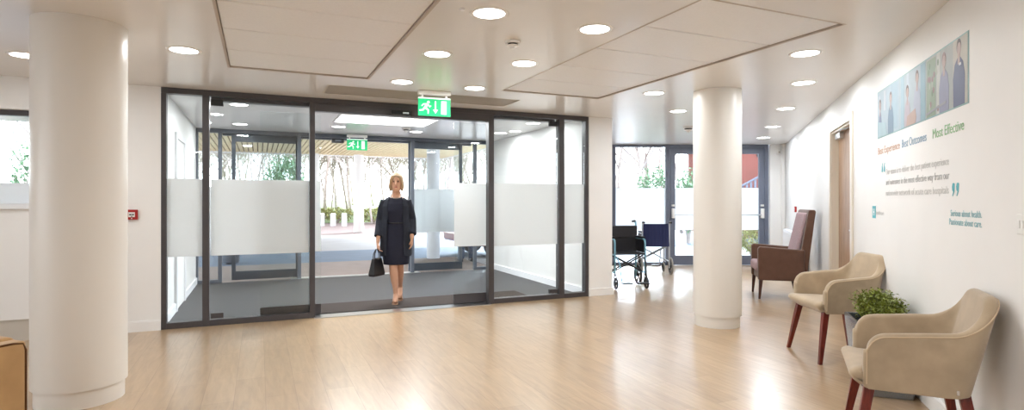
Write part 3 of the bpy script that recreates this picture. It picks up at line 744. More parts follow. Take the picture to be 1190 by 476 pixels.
# ------------------------------------------------------------------ brown high-back armchair
def rbox(x0, x1, y0, y1, z0, z1, mx=None): return MB().box(x0, x1, y0, y1, z0, z1, mx)
t = thing('high_back_armchair', 'brown suede high-back armchair with mauve seat by the radiator', 'armchair', (3.655, 7.85, 0), R(-105)); t.scale = (1, .88, 1)
for sx in (-1, 1):
    x0, x1 = (.25, .34) if sx > 0 else (-.34, -.25)
    prof = [(-.33, .25), (.30, .25), (.32, .66), (-.30, .70), (-.335, .68)]
    a = MB(); a.loft([[Vector((x, y, z)) for y, z in prof] for x in (x0, x1)]).build('arm', M['brown'], t, False, .022, 4)
bm_ = MB()
for k in (0,):
    bm_.loft([[Vector((x, y, z)) for y, z in [(.20, .25), (.34, .25), (.47, 1.17), (.455, 1.19), (.385, 1.19), (.37, 1.17)]] for x in (-.31, .31)])
bm_.build('backrest', M['brown'], t, False, .02, 4)
MB().loft([[Vector((x, y, z)) for y, z in [(.15, .44), (.22, .44), (.385, 1.15), (.33, 1.15)]] for x in (-.245, .245)]).build('back_cushion', M['mauve'], t, False, .025, 4)
MB().box(-.247, .247, -.36, .20, .36, .49).build('seat_cushion', M['mauve'], t, False, .045, 5)
MB().box(-.25, .25, -.30, .25, .25, .36).build('seat_base', M['brown'], t, False, .012, 3)
for sx in (-1, 1):
    for x, y, yy in ((.30, -.29, -.31), (.28, .27, .33)):
        MB().loft([[Vector((sx * xx + i * w_, y_ + j * w_, z)) for i, j in ((-1, -1), (1, -1), (1, 1), (-1, 1))] for xx, y_, z, w_ in ((x, y, .255, .027), (x + .004, yy, 0, .014))]).build('leg', M['dark_leg'], t, False, .003)

# ------------------------------------------------------------------ planter with bushy plant
t = thing('planter', 'grey metal planter with a bushy green plant between the two beige chairs', 'planter', (2.60, 4.02, 0), AW)
def rect(x, y, z, dx=0): return [Vector((-x, -y, z)), Vector((x, -y, z)), Vector((x, y, z)), Vector((-x, y, z))]
p = MB(); o0 = [rect(.275, .125, 0), rect(.325, .165, .43), rect(.325, .165, .455), rect(.305, .145, .455), rect(.30, .14, .40), rect(.28, .13, .38)]
p.loft(o0).build('planter_tub', M['planter'], t, False, .004)
MB().loft([rect(.298, .138, .37), rect(.300, .14, .405)]).build('soil', M['soil'], t, False)
random.seed(5); lf = MB(); st = MB()
def leaf(mb, p, d, up, L, w_):
    d = d.normalized(); sd = d.cross(up); 
    if sd.length < 1e-4: sd = Vector((1, 0, 0))
    sd.normalize(); nn = sd.cross(d) * (w_ * .25)
    mb.add([p, p + d * L * .45 + sd * w_ + nn, p + d * L, p + d * L * .45 - sd * w_ + nn], [(0, 1, 2), (0, 2, 3)])
for i in range(150):
    a = random.random() * 2 * PI; q = math.sqrt(random.random())
    bx_, by_ = .22 * q * math.cos(a), .08 * q * math.sin(a)
    tx, ty = bx_ * 1.50 + random.gauss(0, .022), by_ * 1.75 + random.gauss(0, .02); tz = .655 - .11 * q ** 2.2 + random.gauss(0, .020)
    pts = [Vector((bx_, by_, .40)), Vector((bx_ * 1.2, by_ * 1.3, .40 + (tz - .40) * .55)), Vector((tx, ty, tz))]
    st.tube(pts, [.003, .0022, .001], 4)
    for k in range(34):
        f = .30 + .72 * random.random(); pp = pts[0].lerp(pts[1], f * 2) if f < .5 else pts[1].lerp(pts[2], min(1.05, (f - .5) * 2))
        pp = pp + Vector((random.gauss(0, .012), random.gauss(0, .012), random.gauss(0, .008)))
        dd = Vector((random.gauss(0, 1), random.gauss(0, 1), random.gauss(.3, .7)))
        leaf(lf, pp, dd, Vector((random.gauss(0, .5), random.gauss(0, .5), 1)), .020 + random.random() * .012, .007)
st.build('stems', M['stem'], t); lf.build('foliage', M['leaf'], t, False)

# ------------------------------------------------------------------ wheelchairs (front = local -y)
def wheel(par, c, r, tw, tm, name, spokes=6, rim=None):
    mx = Matrix.Translation(c) @ Matrix.Rotation(PI / 2, 4, 'Y')
    rb = [(r - tw + tw * .5 * math.cos(a) + tw * .5, tw * .55 * math.sin(a)) for a in [i * PI / 5 for i in range(10)]]
    rings = []
    n = 36
    for i in range(n):
        a = 2 * PI * i / n; rings.append([mx @ Vector((q * math.cos(a), q * math.sin(a), z)) for q, z in rb])
    w = MB().loft(rings, False, True).build(name, tm, par)
    h = MB()
    for k in range(spokes):
        a = 2 * PI * k / spokes + .3
        for da in (-.10, .10): h.tube([mx @ Vector((.018 * math.cos(a), .018 * math.sin(a), 0)), mx @ Vector(((r - tw) * math.cos(a + da), (r - tw) * math.sin(a + da), 0))], .005, 5)
    h.lathe([(.022, -tw * .6), (.026, -tw * .3), (.026, tw * .3), (.022, tw * .6)], 16, mx=mx)
    rr = []
    for i in range(n):
        a = 2 * PI * i / n; rr.append([mx @ Vector((q * math.cos(a), q * math.sin(a), z)) for q, z in ((r - tw, -tw * .35), (r - tw, tw * .35), (r - tw - .008, tw * .3), (r - tw - .008, -tw * .3))])
    h.loft(rr, False, True)
    h.build('hub', rim or M['black'], w)
    return w
def wheelchair(loc, rz, canvas, tube, tyre, label, foot=True, pocket=False):
    t = thing('wheelchair', label, 'wheelchair', loc, rz, 'wheelchairs parked by the garden glazing')
    w = .235; hh = .055 if pocket else .0
    for s in (-1, 1):
        f = MB(); x = s * w
        f.tube([(x, .21, .12), (x, .21, .86), (x, .215, .90 + hh), (x, .25, .935 + hh), (x, .31, .94 + hh)], .0145, 10)                       # back post
        f.tube([(x, .21, .735), (x, -.12, .735), (x, -.165, .72), (x, -.18, .68), (x, -.19, .20)], .0145, 10)                  # arm and front post
        f.tube([(x, .21, .50), (x, -.185, .50)], .012, 10); f.tube([(x, .21, .24), (x, -.19, .24)], .012, 10)
        f.build('side_frame', tube, t)
        MB().tube([(x, .235, .925 + hh), (x, .26, .938 + hh), (x, .36, .93 + hh)], .017, 10).build('push_handle', M['black'], t)
        MB().box(x - .024, x + .024, -.13, .17, .745, .775).build('armrest', M['black_canvas'], t, False, .01, 3)
        MB().box(x - .005, x + .005, -.15, .19, .53, .72).build('side_panel', M['black_canvas'], t, False, .003)
        wheel(t, Vector((x + s * .03, .20, .158)), .155, .03, tyre, 'rear_wheel', 6)
        wheel(t, Vector((x, -.235, .09)), .088, .024, tyre, 'caster', 5)
        MB().tube([(x, -.19, .22), (x, -.20, .205), (x, -.205, .19)], .016, 8).tube([(x - .02, -.205, .19), (x - .02, -.235, .09)], .006, 6).tube([(x + .02, -.205, .19), (x + .02, -.235, .09)], .006, 6).build('caster_fork', M['black'], t)
        if foot:
            MB().tube([(x * .9, -.20, .46), (x * .86, -.30, .40), (x * .80, -.36, .13)], .011, 8).build('footrest_hanger', tube if s < 0 else M['black'], t)
            MB().box(min(x * .2, x * .85), max(x * .2, x * .85), -.46, -.33, .10, .118).build('footplate', M['black'], t, False, .006)
    MB().tube([(-w, .0, .24), (w, .02, .49)], .011, 8).tube([(w, .0, .24), (-w, .02, .49)], .011, 8).tube([(-w, -.09, .24), (w, -.09, .49)], .011, 8).tube([(w, -.09, .24), (-w, -.09, .49)], .011, 8).build('cross_brace', M['black'] if canvas is M['black_canvas'] else tube, t)
    MB().box(-w + .005, w - .005, -.20, .19, .505, .53).build('seat', canvas, t, False, .01, 3)
    n = 10; bk2 = []
    for i in range(n + 1):
        x = -w + 2 * w * i / n; sag = .03 * (1 - (2 * i / n - 1) ** 2)
        bk2.append([Vector((x, .195 + sag, .50)), Vector((x, .19 + sag, .90)), Vector((x, .215 + sag, .905)), Vector((x, .225 + sag, .50))])
    MB().loft(bk2).build('backrest', canvas, t)
    if pocket:
        fl_ = []
        for i in range(n + 1):
            x = -w - .008 + 2 * (w + .008) * i / n; sag = .03 * (1 - (2 * i / n - 1) ** 2)
            fl_.append([Vector((x, .178 + sag, .74)), Vector((x, .176 + sag, .915)), Vector((x, .2 + sag, .925)), Vector((x, .236 + sag, .91)), Vector((x, .234 + sag, .74)), Vector((x, .19 + sag, .735))])
        MB().loft(fl_).build('back_flap', canvas, t)
        MB().box(-w - .028, -w - .014, -.1, -.05, .56, .59).build('yellow_tag', M['yellow'], t, False)
    else:
        sm = MB()
        for i in range(1, 8):
            x = -w + 2 * w * i / 8; sag = .03 * (1 - (2 * i / 8 - 1) ** 2); sm.tube([(x, .228 + sag, .53), (x, .221 + sag, .89)], .004, 5)
        sm.build('back_seams', canvas, t)
    return t
wheelchair((1.74, 8.70, 0), R(8), M['black_canvas'], M['blue_tube'], M['tyre_dark'], 'black wheelchair with teal metal frame facing the camera, half behind the wall pier', True, True)
wheelchair((2.56, 10.32, 0), R(178), M['navy_canvas'], M['silver_tube'], M['tyre'], 'navy canvas wheelchair with silver frame seen from behind near the garden doors')

# ------------------------------------------------------------------ people (front = local -y)
def ring(c, rx, ry, n=20, tilt=0.0, tx=0.0):
    c = Vector(c); out = []
    for i in range(n):
        a = 2 * PI * i / n; p = Vector((rx * math.cos(a), ry * math.sin(a), 0))
        p = Matrix.Rotation(tx, 3, 'X') @ (Matrix.Rotation(tilt, 3, 'Y') @ p); out.append(c + p)
    return out
def remeshed(mb, name, m, par, vox=.007, smooth=6):
    o = mb.build(name, m, None, True)
    md = o.modifiers.new('r', 'REMESH'); md.mode = 'VOXEL'; md.voxel_size = vox; md.use_smooth_shade = True
    sm = o.modifiers.new('s', 'SMOOTH'); sm.iterations = smooth; sm.factor = .5
    bpy.context.view_layer.update(); dg = bpy.context.evaluated_depsgraph_get()
    me = bpy.data.meshes.new_from_object(o.evaluated_get(dg)); o.modifiers.clear(); old = o.data; o.data = me; bpy.data.meshes.remove(old)
    me.shade_smooth(); o.name = name; o.parent = par
    return o
def hand(mb, w, d, side, curl=.5, pal=Vector((1, 0, 0))):
    """w wrist position, d direction of the hand, side the direction of the thumb, pal palm normal"""
    d = d.normalized(); side = side.normalized(); pal = d.cross(side).normalized() * (1 if pal.dot(d.cross(side)) > 0 else -1)
    def sec(p, a, b): return [p + side * a * math.cos(2 * PI * i / 10) + pal * b * math.sin(2 * PI * i / 10) for i in range(10)]
    mb.loft([sec(w - d * .02, .025, .018), sec(w + d * .01, .026, .018), sec(w + d * .04, .036, .016), sec(w + d * .075, .038, .014), sec(w + d * .088, .030, .011)])
    for k, (o_, L) in enumerate(((.027, .066), (.009, .074), (-.009, .068), (-.027, .052))):
        p = w + d * .078 + side * o_; pts = [p]; dd = d.copy()
        for j in range(3):
            dd = (dd + pal * curl * .55).normalized(); p = p + dd * L * (.42, .32, .26)[j]; pts.append(p)
        mb.tube(pts, [.0085, .0082, .0075, .006], 8)
    p = w + d * .03 + side * .026; mb.tube([p, p + side * .024 + d * .022 + pal * .008, p + side * .03 + d * .052 + pal * .018], [.0115, .0095, .0075], 8)
def head(mb, c, tilt=0):
    x, y, z = c   # centre of the skull
    prof = [(-.125, .022, .026, -.045), (-.115, .038, .042, -.036), (-.095, .052, .060, -.024), (-.06, .064, .078, -.010), (-.02, .070, .088, 0), (.02, .073, .092, .004), (.06, .070, .088, .008), (.09, .055, .07, .012), (.108, .033, .045, .012), (.115, .012, .015, .012)]
    mb.loft([ring((x, y + dy, z + dz), rx, ry, 20) for dz, rx, ry, dy in prof])
    mb.loft([ring((x, y - .090, z + .012), .008, .006, 8), ring((x, y - .096, z - .01), .010, .010, 8), ring((x, y - .104, z - .034), .015, .015, 8), ring((x, y - .095, z - .044), .012, .01, 8)])
    for s in (-1, 1):
        mb.ell((x + s * .073, y + .008, z - .012), (.010, .018, .030), 8, 6)
def woman(loc, rz):
    t = thing('person', 'blonde woman in navy dress and open dark coat walking in through the entrance', 'person', loc, rz)
    b = MB()
    hd = Vector((.012, -.03, 1.545)); head(b, hd)
    b.loft([ring((0, .015, 1.33), .075, .06), ring((.003, .01, 1.38), .052, .052), ring((.006, 0, 1.43), .048, .05), ring((.01, -.005, 1.47), .046, .05)])
    b.loft([ring((0, .01, .86), .165, .115), ring((0, .01, .95), .160, .11), ring((0, .0, 1.06), .125, .092), ring((0, 0, 1.18), .14, .105), ring((0, .005, 1.27), .155, .10), ring((0, .012, 1.33), .13, .075), ring((0, .014, 1.36), .08, .06)])
    # legs: right leg (image left) steps forward in front, the left trails behind
    def leg(hx, kn, an, toe):
        h = Vector((hx, 0, .86)); kn = Vector(kn); an = Vector(an); toe = Vector(toe)
        pts = [h, h.lerp(kn, .35), h.lerp(kn, .8), kn, kn.lerp(an, .25), kn.lerp(an, .5), kn.lerp(an, .85), an]
        b.tube(pts, [.085, .078, .060, .052, .054, .046, .031, .030], 14)
        heel = an + Vector((0, .035, -.04)); b.tube([an, an.lerp(toe, .35) + Vector((0, 0, -.005)), toe.lerp(an, .2), toe], [.032, .034, .032, .018], 10); b.ell(heel, (.028, .03, .035), 10, 8)
    leg(-.07, (-.03, -.05, .48), (.004, -.03, .115), (.002, -.16, .035))
    leg(.07, (.045, .03, .48), (.036, .22, .17), (.036, .12, .04))
    # arms
    def arm(sh, el, wr):
        sh, el, wr = map(Vector, (sh, el, wr)); sh.z -= .015; b.tube([sh, sh.lerp(el, .3), sh.lerp(el, .7), el, el.lerp(wr, .35), el.lerp(wr, .8), wr], [.036, .040, .038, .036, .035, .027, .023], 12)
    RW = Vector((-.215, -.10, .79)); LW = Vector((.205, -.05, .83))
    arm((-.15, .01, 1.31), (-.205, .03, 1.06), RW); arm((.15, .01, 1.31), (.205, .05, 1.07), LW)
    hand(b, RW, Vector((.02, -.02, -1)), Vector((.3, -1, 0)), 1.5, Vector((1, .2, 0))); hand(b, LW, Vector((0, -.05, -1)), Vector((-.2, -1, 0)), .6, Vector((-1, 0, 0)))
    remeshed(b, 'body', M['skin'], t, .0065, 3)
    for s in (-1, 1):
        MB().ell((hd.x + s * .028, hd.y - .086, hd.z + .006), (.012, .008, .006), 10, 6).build('eye', M['eye'], t)
        MB().tube([(hd.x + s * .014, hd.y - .092, hd.z + .024), (hd.x + s * .03, hd.y - .090, hd.z + .029), (hd.x + s * .044, hd.y - .08, hd.z + .023)], .003, 5).build('eyebrow', M['hair'], t)
    MB().ell((hd.x, hd.y - .083, hd.z - .062), (.020, .008, .007), 12, 6).build('lips', M['lips'], t)
    # hair: chin-length bob
    hr = MB()
    hr.loft([ring((hd.x, hd.y + .035, hd.z - .095), .083, .062, 24), ring((hd.x, hd.y + .030, hd.z - .05), .091, .080, 24), ring((hd.x, hd.y + .026, hd.z), .090, .090, 24), ring((hd.x, hd.y + .018, hd.z + .05), .086, .096, 24), ring((hd.x, hd.y + .012, hd.z + .09), .07, .084, 24), ring((hd.x, hd.y + .012, hd.z + .118), .045, .055, 24), ring((hd.x, hd.y + .012, hd.z + .128), .015, .02, 24)])
    for s in (-1, 1):
        hr.loft([ring((hd.x + s * .070, hd.y - .030, hd.z - .115), .016, .030, 12), ring((hd.x + s * .078, hd.y - .030, hd.z - .06), .020, .042, 12), ring((hd.x + s * .074, hd.y - .032, hd.z + .0), .018, .046, 12), ring((hd.x + s * .056, hd.y - .044, hd.z + .052), .024, .042, 12), ring((hd.x + s * .03, hd.y - .045, hd.z + .088), .03, .04, 12)])
    remeshed(hr, 'hair', M['hair'], t, .007, 5)
    # dress
    d = MB(); d.loft([ring((.004, -.01, .50), .160, .118, 28), ring((.004, -.01, .60), .172, .125, 28), ring((0, 0, .75), .182, .130, 28), ring((0, .01, .90), .180, .130, 28), ring((0, 0, 1.06), .142, .108, 28), ring((0, -.003, 1.18), .158, .122, 28), ring((0, .004, 1.27), .168, .112, 28), ring((0, .012, 1.325), .145, .090, 28), ring((0, .016, 1.348), .100, .072, 28)])
    remeshed(d, 'dress', M['dress'], t, .008, 3)
    MB().tube([(.142 * 1.0 * math.cos(a), .003 + .115 * math.sin(a), 1.03 + .0 * a) for a in [2 * PI * i / 28 for i in range(28)]], .008, 6, closed=True).build('belt', M['leather'], t)
    # open coat: back and side panels with sleeves
    co = MB(); A0, A1, NN = R(-58), R(238), 30
    lv = [(.62, .205, .165), (.75, .200, .160), (.95, .195, .150), (1.10, .170, .138), (1.24, .178, .135), (1.32, .155, .105), (1.365, .095, .075)]
    outer = []
    for z, rx, ry in lv:
        sp = .0 if z > 1.3 else .06
        row = []
        for i in range(NN + 1):
            a = A0 + (A1 - A0) * i / NN; row.append(Vector((rx * math.cos(a), .012 + ry * math.sin(a), z + .02 * math.sin(3 * a) * (z < .7))))
        outer.append(row + [Vector((v.x * .93, .012 + (v.y - .012) * .92, v.z)) for v in reversed(row)])
    co.loft(outer)
    for pts, rs in ((((-.140, .012, 1.315), (-.172, .02, 1.22), (-.205, .035, 1.06), (-.213, -.03, .93), (-.215, -.07, .86)), [.055, .056, .050, .048, .052]), (((.140, .012, 1.315), (.172, .025, 1.22), (.205, .05, 1.07), (.210, .0, .94), (.205, -.03, .88)), [.055, .056, .050, .052, .060])):
        co.tube(pts, rs, 14)
    remeshed(co, 'coat', M['coat'], t, .008, 3)
    nk = [(.008 + .07 * math.sin(a), -.028 - .055 * math.cos(a) - .02 * (math.cos(a) > 0) * math.cos(a), 1.375 - .035 * math.cos(a)) for a in [-2.4 + 4.8 * i / 28 for i in range(29)]]
    n_ = MB()
    for p in nk: n_.ell(p, (.0055, .0055, .0055), 6, 4)
    n_.build('necklace', M['bead'], t)
    # sandals with heels
    for an, toe, dz in (((.004, -.03, .115), (.002, -.16, .035), 0), ((.036, .22, .17), (.036, .12, .04), .0)):
        an = Vector(an); toe = Vector(toe); s = MB(); hl = an + Vector((0, .045, 0)); gz = toe.z - .033
        s.loft([[p for p in [Vector((c[0] - w_, c[1], c[2])), Vector((c[0] + w_, c[1], c[2])), Vector((c[0] + w_, c[1], c[2] - .012)), Vector((c[0] - w_, c[1], c[2] - .012))]] for c, w_ in (((toe.x, toe.y - .015, gz + .014), .018), ((toe.x, toe.y + .03, gz + .014), .038), ((an.x, an.y - .03, an.z - .07), .03), ((an.x, hl.y + .02, an.z - .068), .027))])
        s.tube([(an.x, hl.y, an.z - .07), (an.x, hl.y + .012, max(gz, an.z - .115))], [.018, .009], 8)
        s.tube([(toe.x - .036, toe.y + .035, gz + .02), (toe.x - .018, toe.y + .03, gz + .062), (toe.x + .018, toe.y + .03, gz + .062), (toe.x + .036, toe.y + .035, gz + .02)], .007, 6)
        s.tube([(an.x + .034 * math.cos(a), an.y + .004 + .036 * math.sin(a), an.z - .005) for a in [2 * PI * i / 16 for i in range(16)]], .005, 6, closed=True)
        s.build('shoe', M['shoe'], t)
    # handbag held in the right hand
    M3 = MP
    h = thing('handbag', 'black handbag carried low in the walking woman\'s hand', 'bag', Vector(loc) + Matrix.Rotation(rz, 3, 'Z') @ Vector((-.222, -.135, 0)), rz + R(62))
    MB().loft([[Vector((x, y, z)) for x, y in ((-w_, -d_), (w_, -d_), (w_, d_), (-w_, d_))] for w_, d_, z in ((.115, .04, .37), (.12, .045, .40), (.085, .02, .585), (.08, .015, .595))]).build('bag_body', M['leather'], h, False, .012, 3)
    for y in (-.012, .012): MB().tube([(-.06, y, .585), (-.052, y * .8, .65), (-.02, y * .3, .700), (.02, y * .3, .700), (.052, y * .8, .65), (.06, y, .585)], .006, 8).build('bag_handle', M['leather'], h)
    MB().tube([(-.04, -.03, .588), (.04, -.03, .588)], .004, 6).build('clasp', M['bead'], h)
woman((-1.487, 7.293, 0), R(6))

def bystander(loc, rz):
    t = thing('person', 'person in blue trousers standing outside, legs showing below the frosted outer door', 'person', loc, rz)
    b = MB(); hd = Vector((0, -.02, 1.60)); head(b, hd)
    b.loft([ring((0, .015, 1.38), .08, .06), ring((0, .01, 1.43), .058, .058), ring((0, -.003, 1.52), .052, .055)])
    b.loft([ring((0, .01, .88), .17, .115), ring((0, .01, 1.0), .155, .11), ring((0, 0, 1.1), .15, .105), ring((0, 0, 1.25), .175, .12), ring((0, .005, 1.34), .18, .105), ring((0, .012, 1.40), .13, .075)])
    for s in (-1, 1):
        b.tube([(s * .085, 0, .88), (s * .1, -.005, .68), (s * .11, -.01, .48), (s * .115, .0, .30), (s * .12, .01, .09)], [.09, .075, .055, .052, .034], 14)
        b.tube([(s * .12, .04, .05), (s * .12, -.04, .05), (s * .125, -.14, .035)], [.035, .035, .025], 10)
        sh, el, wr = Vector((s * .19, .01, 1.35)), Vector((s * .235, .03, 1.09)), Vector((s * .235, -.06, .85))
        b.tube([sh, sh.lerp(el, .5), el, el.lerp(wr, .5), wr], [.052, .045, .038, .034, .025], 12)
        hand(b, wr, Vector((0, -.1, -1)), Vector((-.1 * s, -1, 0)), .6, Vector((-s, 0, 0)))
    remeshed(b, 'body', M['skin'], t, .0085, 3)
    tr = MB(); tr.loft([ring((0, .01, .80), .18, .125), ring((0, .01, .92), .178, .125), ring((0, .01, 1.0), .165, .12)])
    for s in (-1, 1): tr.tube([(s * .085, 0, .86), (s * .1, -.005, .68), (s * .11, -.01, .48), (s * .115, .005, .30), (s * .12, .01, .06)], [.1, .09, .075, .072, .07], 16)
    remeshed(tr, 'trousers', M['denim'], t, .01, 3)
    sr = MB(); sr.loft([ring((0, .01, .93), .185, .132), ring((0, .005, 1.08), .170, .122), ring((0, 0, 1.25), .19, .135), ring((0, .005, 1.35), .195, .12), ring((0, .012, 1.42), .12, .08)])
    for s in (-1, 1): sr.tube([(s * .17, .01, 1.36), (s * .21, .02, 1.22), (s * .236, .03, 1.09), (s * .236, -.02, .95), (s * .236, -.055, .87)], [.065, .058, .05, .045, .04], 12)
    remeshed(sr, 'shirt', M['shirt'], t, .01, 3)
    hr = MB(); hr.loft([ring((0, .02, 1.56), .078, .08, 20), ring((0, .01, 1.64), .082, .098, 20), ring((0, 0, 1.70), .06, .075, 20), ring((0, 0, 1.725), .02, .03, 20)])
    remeshed(hr, 'hair', M['dark_hair'], t, .009, 4)
    for s in (-1, 1): MB().loft([[Vector((s * .122 + x * w_, y, z)) for x, z in ((-1, 0), (1, 0), (1, .05), (.6, hh), (-.6, hh), (-1, .05))] for y, w_, hh in ((.085, .034, .085), (-.03, .04, .09), (-.13, .045, .06), (-.19, .03, .045))]).build('shoe', M['leather'], t, True, .006)
bystander((-1.00, 12.45, 0), R(200))

# ------------------------------------------------------------------ outdoors
def ground(name, v0, v1, m, z=-.02, u0=-60, u1=60, z1=None):
    return tag(MB().box(u0, u1, v0, v1, z - .3, z).build(name, m, None, False, loc=P0, rot=(0, 0, AP)), kind='structure')
g1 = MB().box(-8, 5.2, 3.55, 6.2, -.3, -.01).box(-8, -.25, .25, 3.55, -.3, -.01); struct('floor_paving', g1, M['paving'], P0, AP, smooth=False)
g1 = MB().box(-40, -8, -20, 6.2, -.3, -.02).box(-8, -6.9, -20, .25, -.3, -.02); struct('floor_side_yard', g1, M['concrete'], P0, AP, smooth=False)
ground('floor_road', 6.2, 9.2, M['road'], -.02); ground('floor_drive', 9.2, 16.6, M['concrete'], -.02)
ground('floor_gravel', 16.6, 30, M['mulch'], -.02)
gb = MB(); 
rows = []
for v, z in ((30, -.02), (34, .25), (45, .8), (90, 1.6)): rows.append([Vector((u, v, z + (.12 * math.sin(u * .35) if v > 33 else 0))) for u in range(-70, 71, 5)])
n = len(rows[0])
gb.v = [tuple(p) for r_ in rows for p in r_]; gb.f = [(a * n + i, a * n + i + 1, (a + 1) * n + i + 1, (a + 1) * n + i) for a in range(3) for i in range(n - 1)]; gb.mi = [0] * len(gb.f)
o = gb.build('grass_bank', M['grass'], None, loc=P0, rot=(0, 0, AP)); tag(o, 'pale green grassy bank beyond the drive', 'grass', kind='stuff')
# terrace outside the garden doors
g1 = MB().box(.6, 14, YB + .13, YB + 5.0, -.3, -.005); o = struct('floor_terrace', g1, M['terrace'], smooth=False)
ground('floor_garden_base', -6, 6.25, M['concrete'], -.03, 5.3, 60) 

# entrance canopy
cp = thing('entrance_canopy', 'flat entrance canopy with timber slat soffit on round white posts outside', 'canopy', uvw(0, 3.8), AP)
CZ = 3.30; cu0, cu1, cd = -2.6, 8.6, 14.8
MB().box(cu0, cu1, 0, cd, CZ + .03, CZ + .22).build('roof_slab', M['slat_gap'], cp, False)
MB().box(cu0 - .04, cu1 + .04, cd, cd + .04, CZ - .06, CZ + .26).box(cu0 - .04, cu0, 0, cd, CZ - .06, CZ + .26).box(cu1, cu1 + .04, 0, cd, CZ - .06, CZ + .26).build('fascia', M['ext_white'], cp, False)
s_ = MB(); x = cu0 + .02
while x < cu1 - .12: s_.box(x, x + .125, 0, cd, CZ - .015, CZ + .02); x += .165
s_.build('soffit_slats', M['slat'], cp, False)
def canopy_post(u, v, r): MB().lathe([(r, 0), (r, CZ - .015)], 32, c=(u, v, 0)).build('post', M['ext_white'], cp)
pin = (MP @ Matrix.Translation((0, 3.8, 0))).inverted()
for X, Y, r in ((-6.54, 24.3, .21), (-1.81, 13.1, .15)):
    q = pin @ Vector((X, Y, 0)); canopy_post(q.x, min(q.y, cd - .25), r)
canopy_post(3.0, cd - .3, .21)
# building fascia above the lobby (outside)
struct('wall_fascia', MB().box(-.3, 5.2, 3.72, 3.8, H + .0, CZ + .3), M['ext_white'], P0, AP, smooth=False)

# dark tub outside by the left outer door
t = thing('litter_bin', 'dark tapered tub standing outside the left outer door leaf', 'bin', (-5.95, 12.05, 0))
MB().lathe([(.14, 0), (.17, .02), (.20, .50), (.215, .52), (.215, .55), (.19, .55), (.18, .50), (.1, .48)], 32).build('bin_body', M['frame_out'], t)
MB().lathe([(.216, .55), (.216, .57), (.16, .60), (.03, .61)], 32).build('bin_lid', M['black'], t)

# trees
def tree_mesh(seed, h, spread=.5, levels=4, dense=1.0, trunk=.13):
    rnd = random.Random(seed); mb = MB(); tips = []
    def branch(p, d, L, r, lev):
        n = 5 if lev == 0 else 3; pts = [p]; rs = [r]; q = p.copy(); dd = d.copy()
        for i in range(n):
            dd = (dd + Vector((rnd.gauss(0, .13), rnd.gauss(0, .13), rnd.gauss(.05, .08)))).normalized(); q = q + dd * L / n; pts.append(q.copy()); rs.append(r * (1 - .75 * (i + 1) / n) + .005)
        mb.tube(pts, rs, (7, 5, 4, 3, 3)[lev]); tips.append(q)
        if lev >= levels: return
        k = int((13, 7, 5, 4, 0)[lev] * dense)
        for j in range(k):
            f = (.25 if lev == 0 else .15) + (.75 if lev == 0 else .85) * (j + rnd.random() * .8) / k; idx = min(n - 1, int(f * n)); b = pts[idx].lerp(pts[idx + 1], f * n - idx)
            a = rnd.random() * 2 * PI; out = Vector((math.cos(a), math.sin(a), .35 + rnd.random() * .7)).normalized()
            nd = (dd * .35 + out * (.6 + spread * .6)).normalized(); branch(b, nd, L * (.52 if lev == 0 else .6) * (1.1 - .5 * f) , max(.010, rs[idx] * .5), lev + 1)
    branch(Vector((0, 0, 0)), Vector((0, 0, 1)), h, trunk, 0)
    return mb
tree_protos = []
for i, (sd, h, sp, tk) in enumerate(((3, 9, .75, .075), (8, 10, .6, .09), (14, 7.5, .95, .06), (21, 11, .7, .08))):
    mb = tree_mesh(sd, h, sp, 4, 1.0, tk); me = bpy.data.meshes.new('bare_tree'); me.from_pydata(mb.v, [], mb.f); me.materials.append(M['bark'] if i % 2 == 0 else M['bark_dark']); me.shade_smooth(); tree_protos.append(me)
def place_tree(px, Y, k, rz, s, label, zb=0.0, group='bare trees beyond the drive'):
    o = bpy.data.objects.new('bare_tree', tree_protos[k]); C.objects.link(o); o.location = ((px - 595) / 662 * Y, Y, zb); o.rotation_euler = (0, 0, rz); o.scale = (s, s, s)
    tag(o, label, 'tree', group)
spots = [(240, 34, 0), (268, 38, 1), (292, 33, 2), (312, 42, 3), (334, 36, 0), (352, 44, 1), (376, 36, 3), (392, 48, 2), (408, 40, 1), (432, 33, 2), (452, 44, 0), (470, 38, 3), (498, 42, 2), (520, 36, 1), (545, 46, 0), (562, 40, 3),
         (210, 40, 2), (-150, 22, 1), (-60, 16, 0), (30, 14, 2), (-20, 20, 3)]
for i, (px, Y, k) in enumerate(spots):
    rnd = random.Random(100 + i)
    if px < 100: lb = 'bare tree outside the small window at the far left edge'; g = 'bare trees outside the left window'
    else: lb = 'bare winter tree on the grassy bank seen through the entrance glazing'; g = 'bare trees beyond the drive'
    place_tree(px, Y, k, rnd.random() * 6, .8 + rnd.random() * .5, lb, .1 if Y > 30 else -.05, g)
rnd_ = random.Random(77)
for i in range(46):
    px = 205 + i * 8.2 + rnd_.uniform(-4, 4); place_tree(px, rnd_.uniform(40, 62), rnd_.choice((0, 1, 2, 3)), rnd_.random() * 6, rnd_.uniform(.75, 1.15), 'slender bare tree in the wood behind the grassy bank', .5, 'bare trees in the wood')
for i, (px, Y, k) in enumerate(((716, 24, 3), (728, 27, 1), (738, 22, 0), (750, 26, 3), (762, 23, 1), (774, 28, 2), (792, 24, 0), (804, 30, 3), (846, 26, 1), (900, 34, 0))):
    rnd = random.Random(300 + i); place_tree(px, Y, k, rnd.random() * 6, .8 + rnd.random() * .4, 'bare tree in the garden beyond the far glazing', -.05, 'bare trees in the garden')
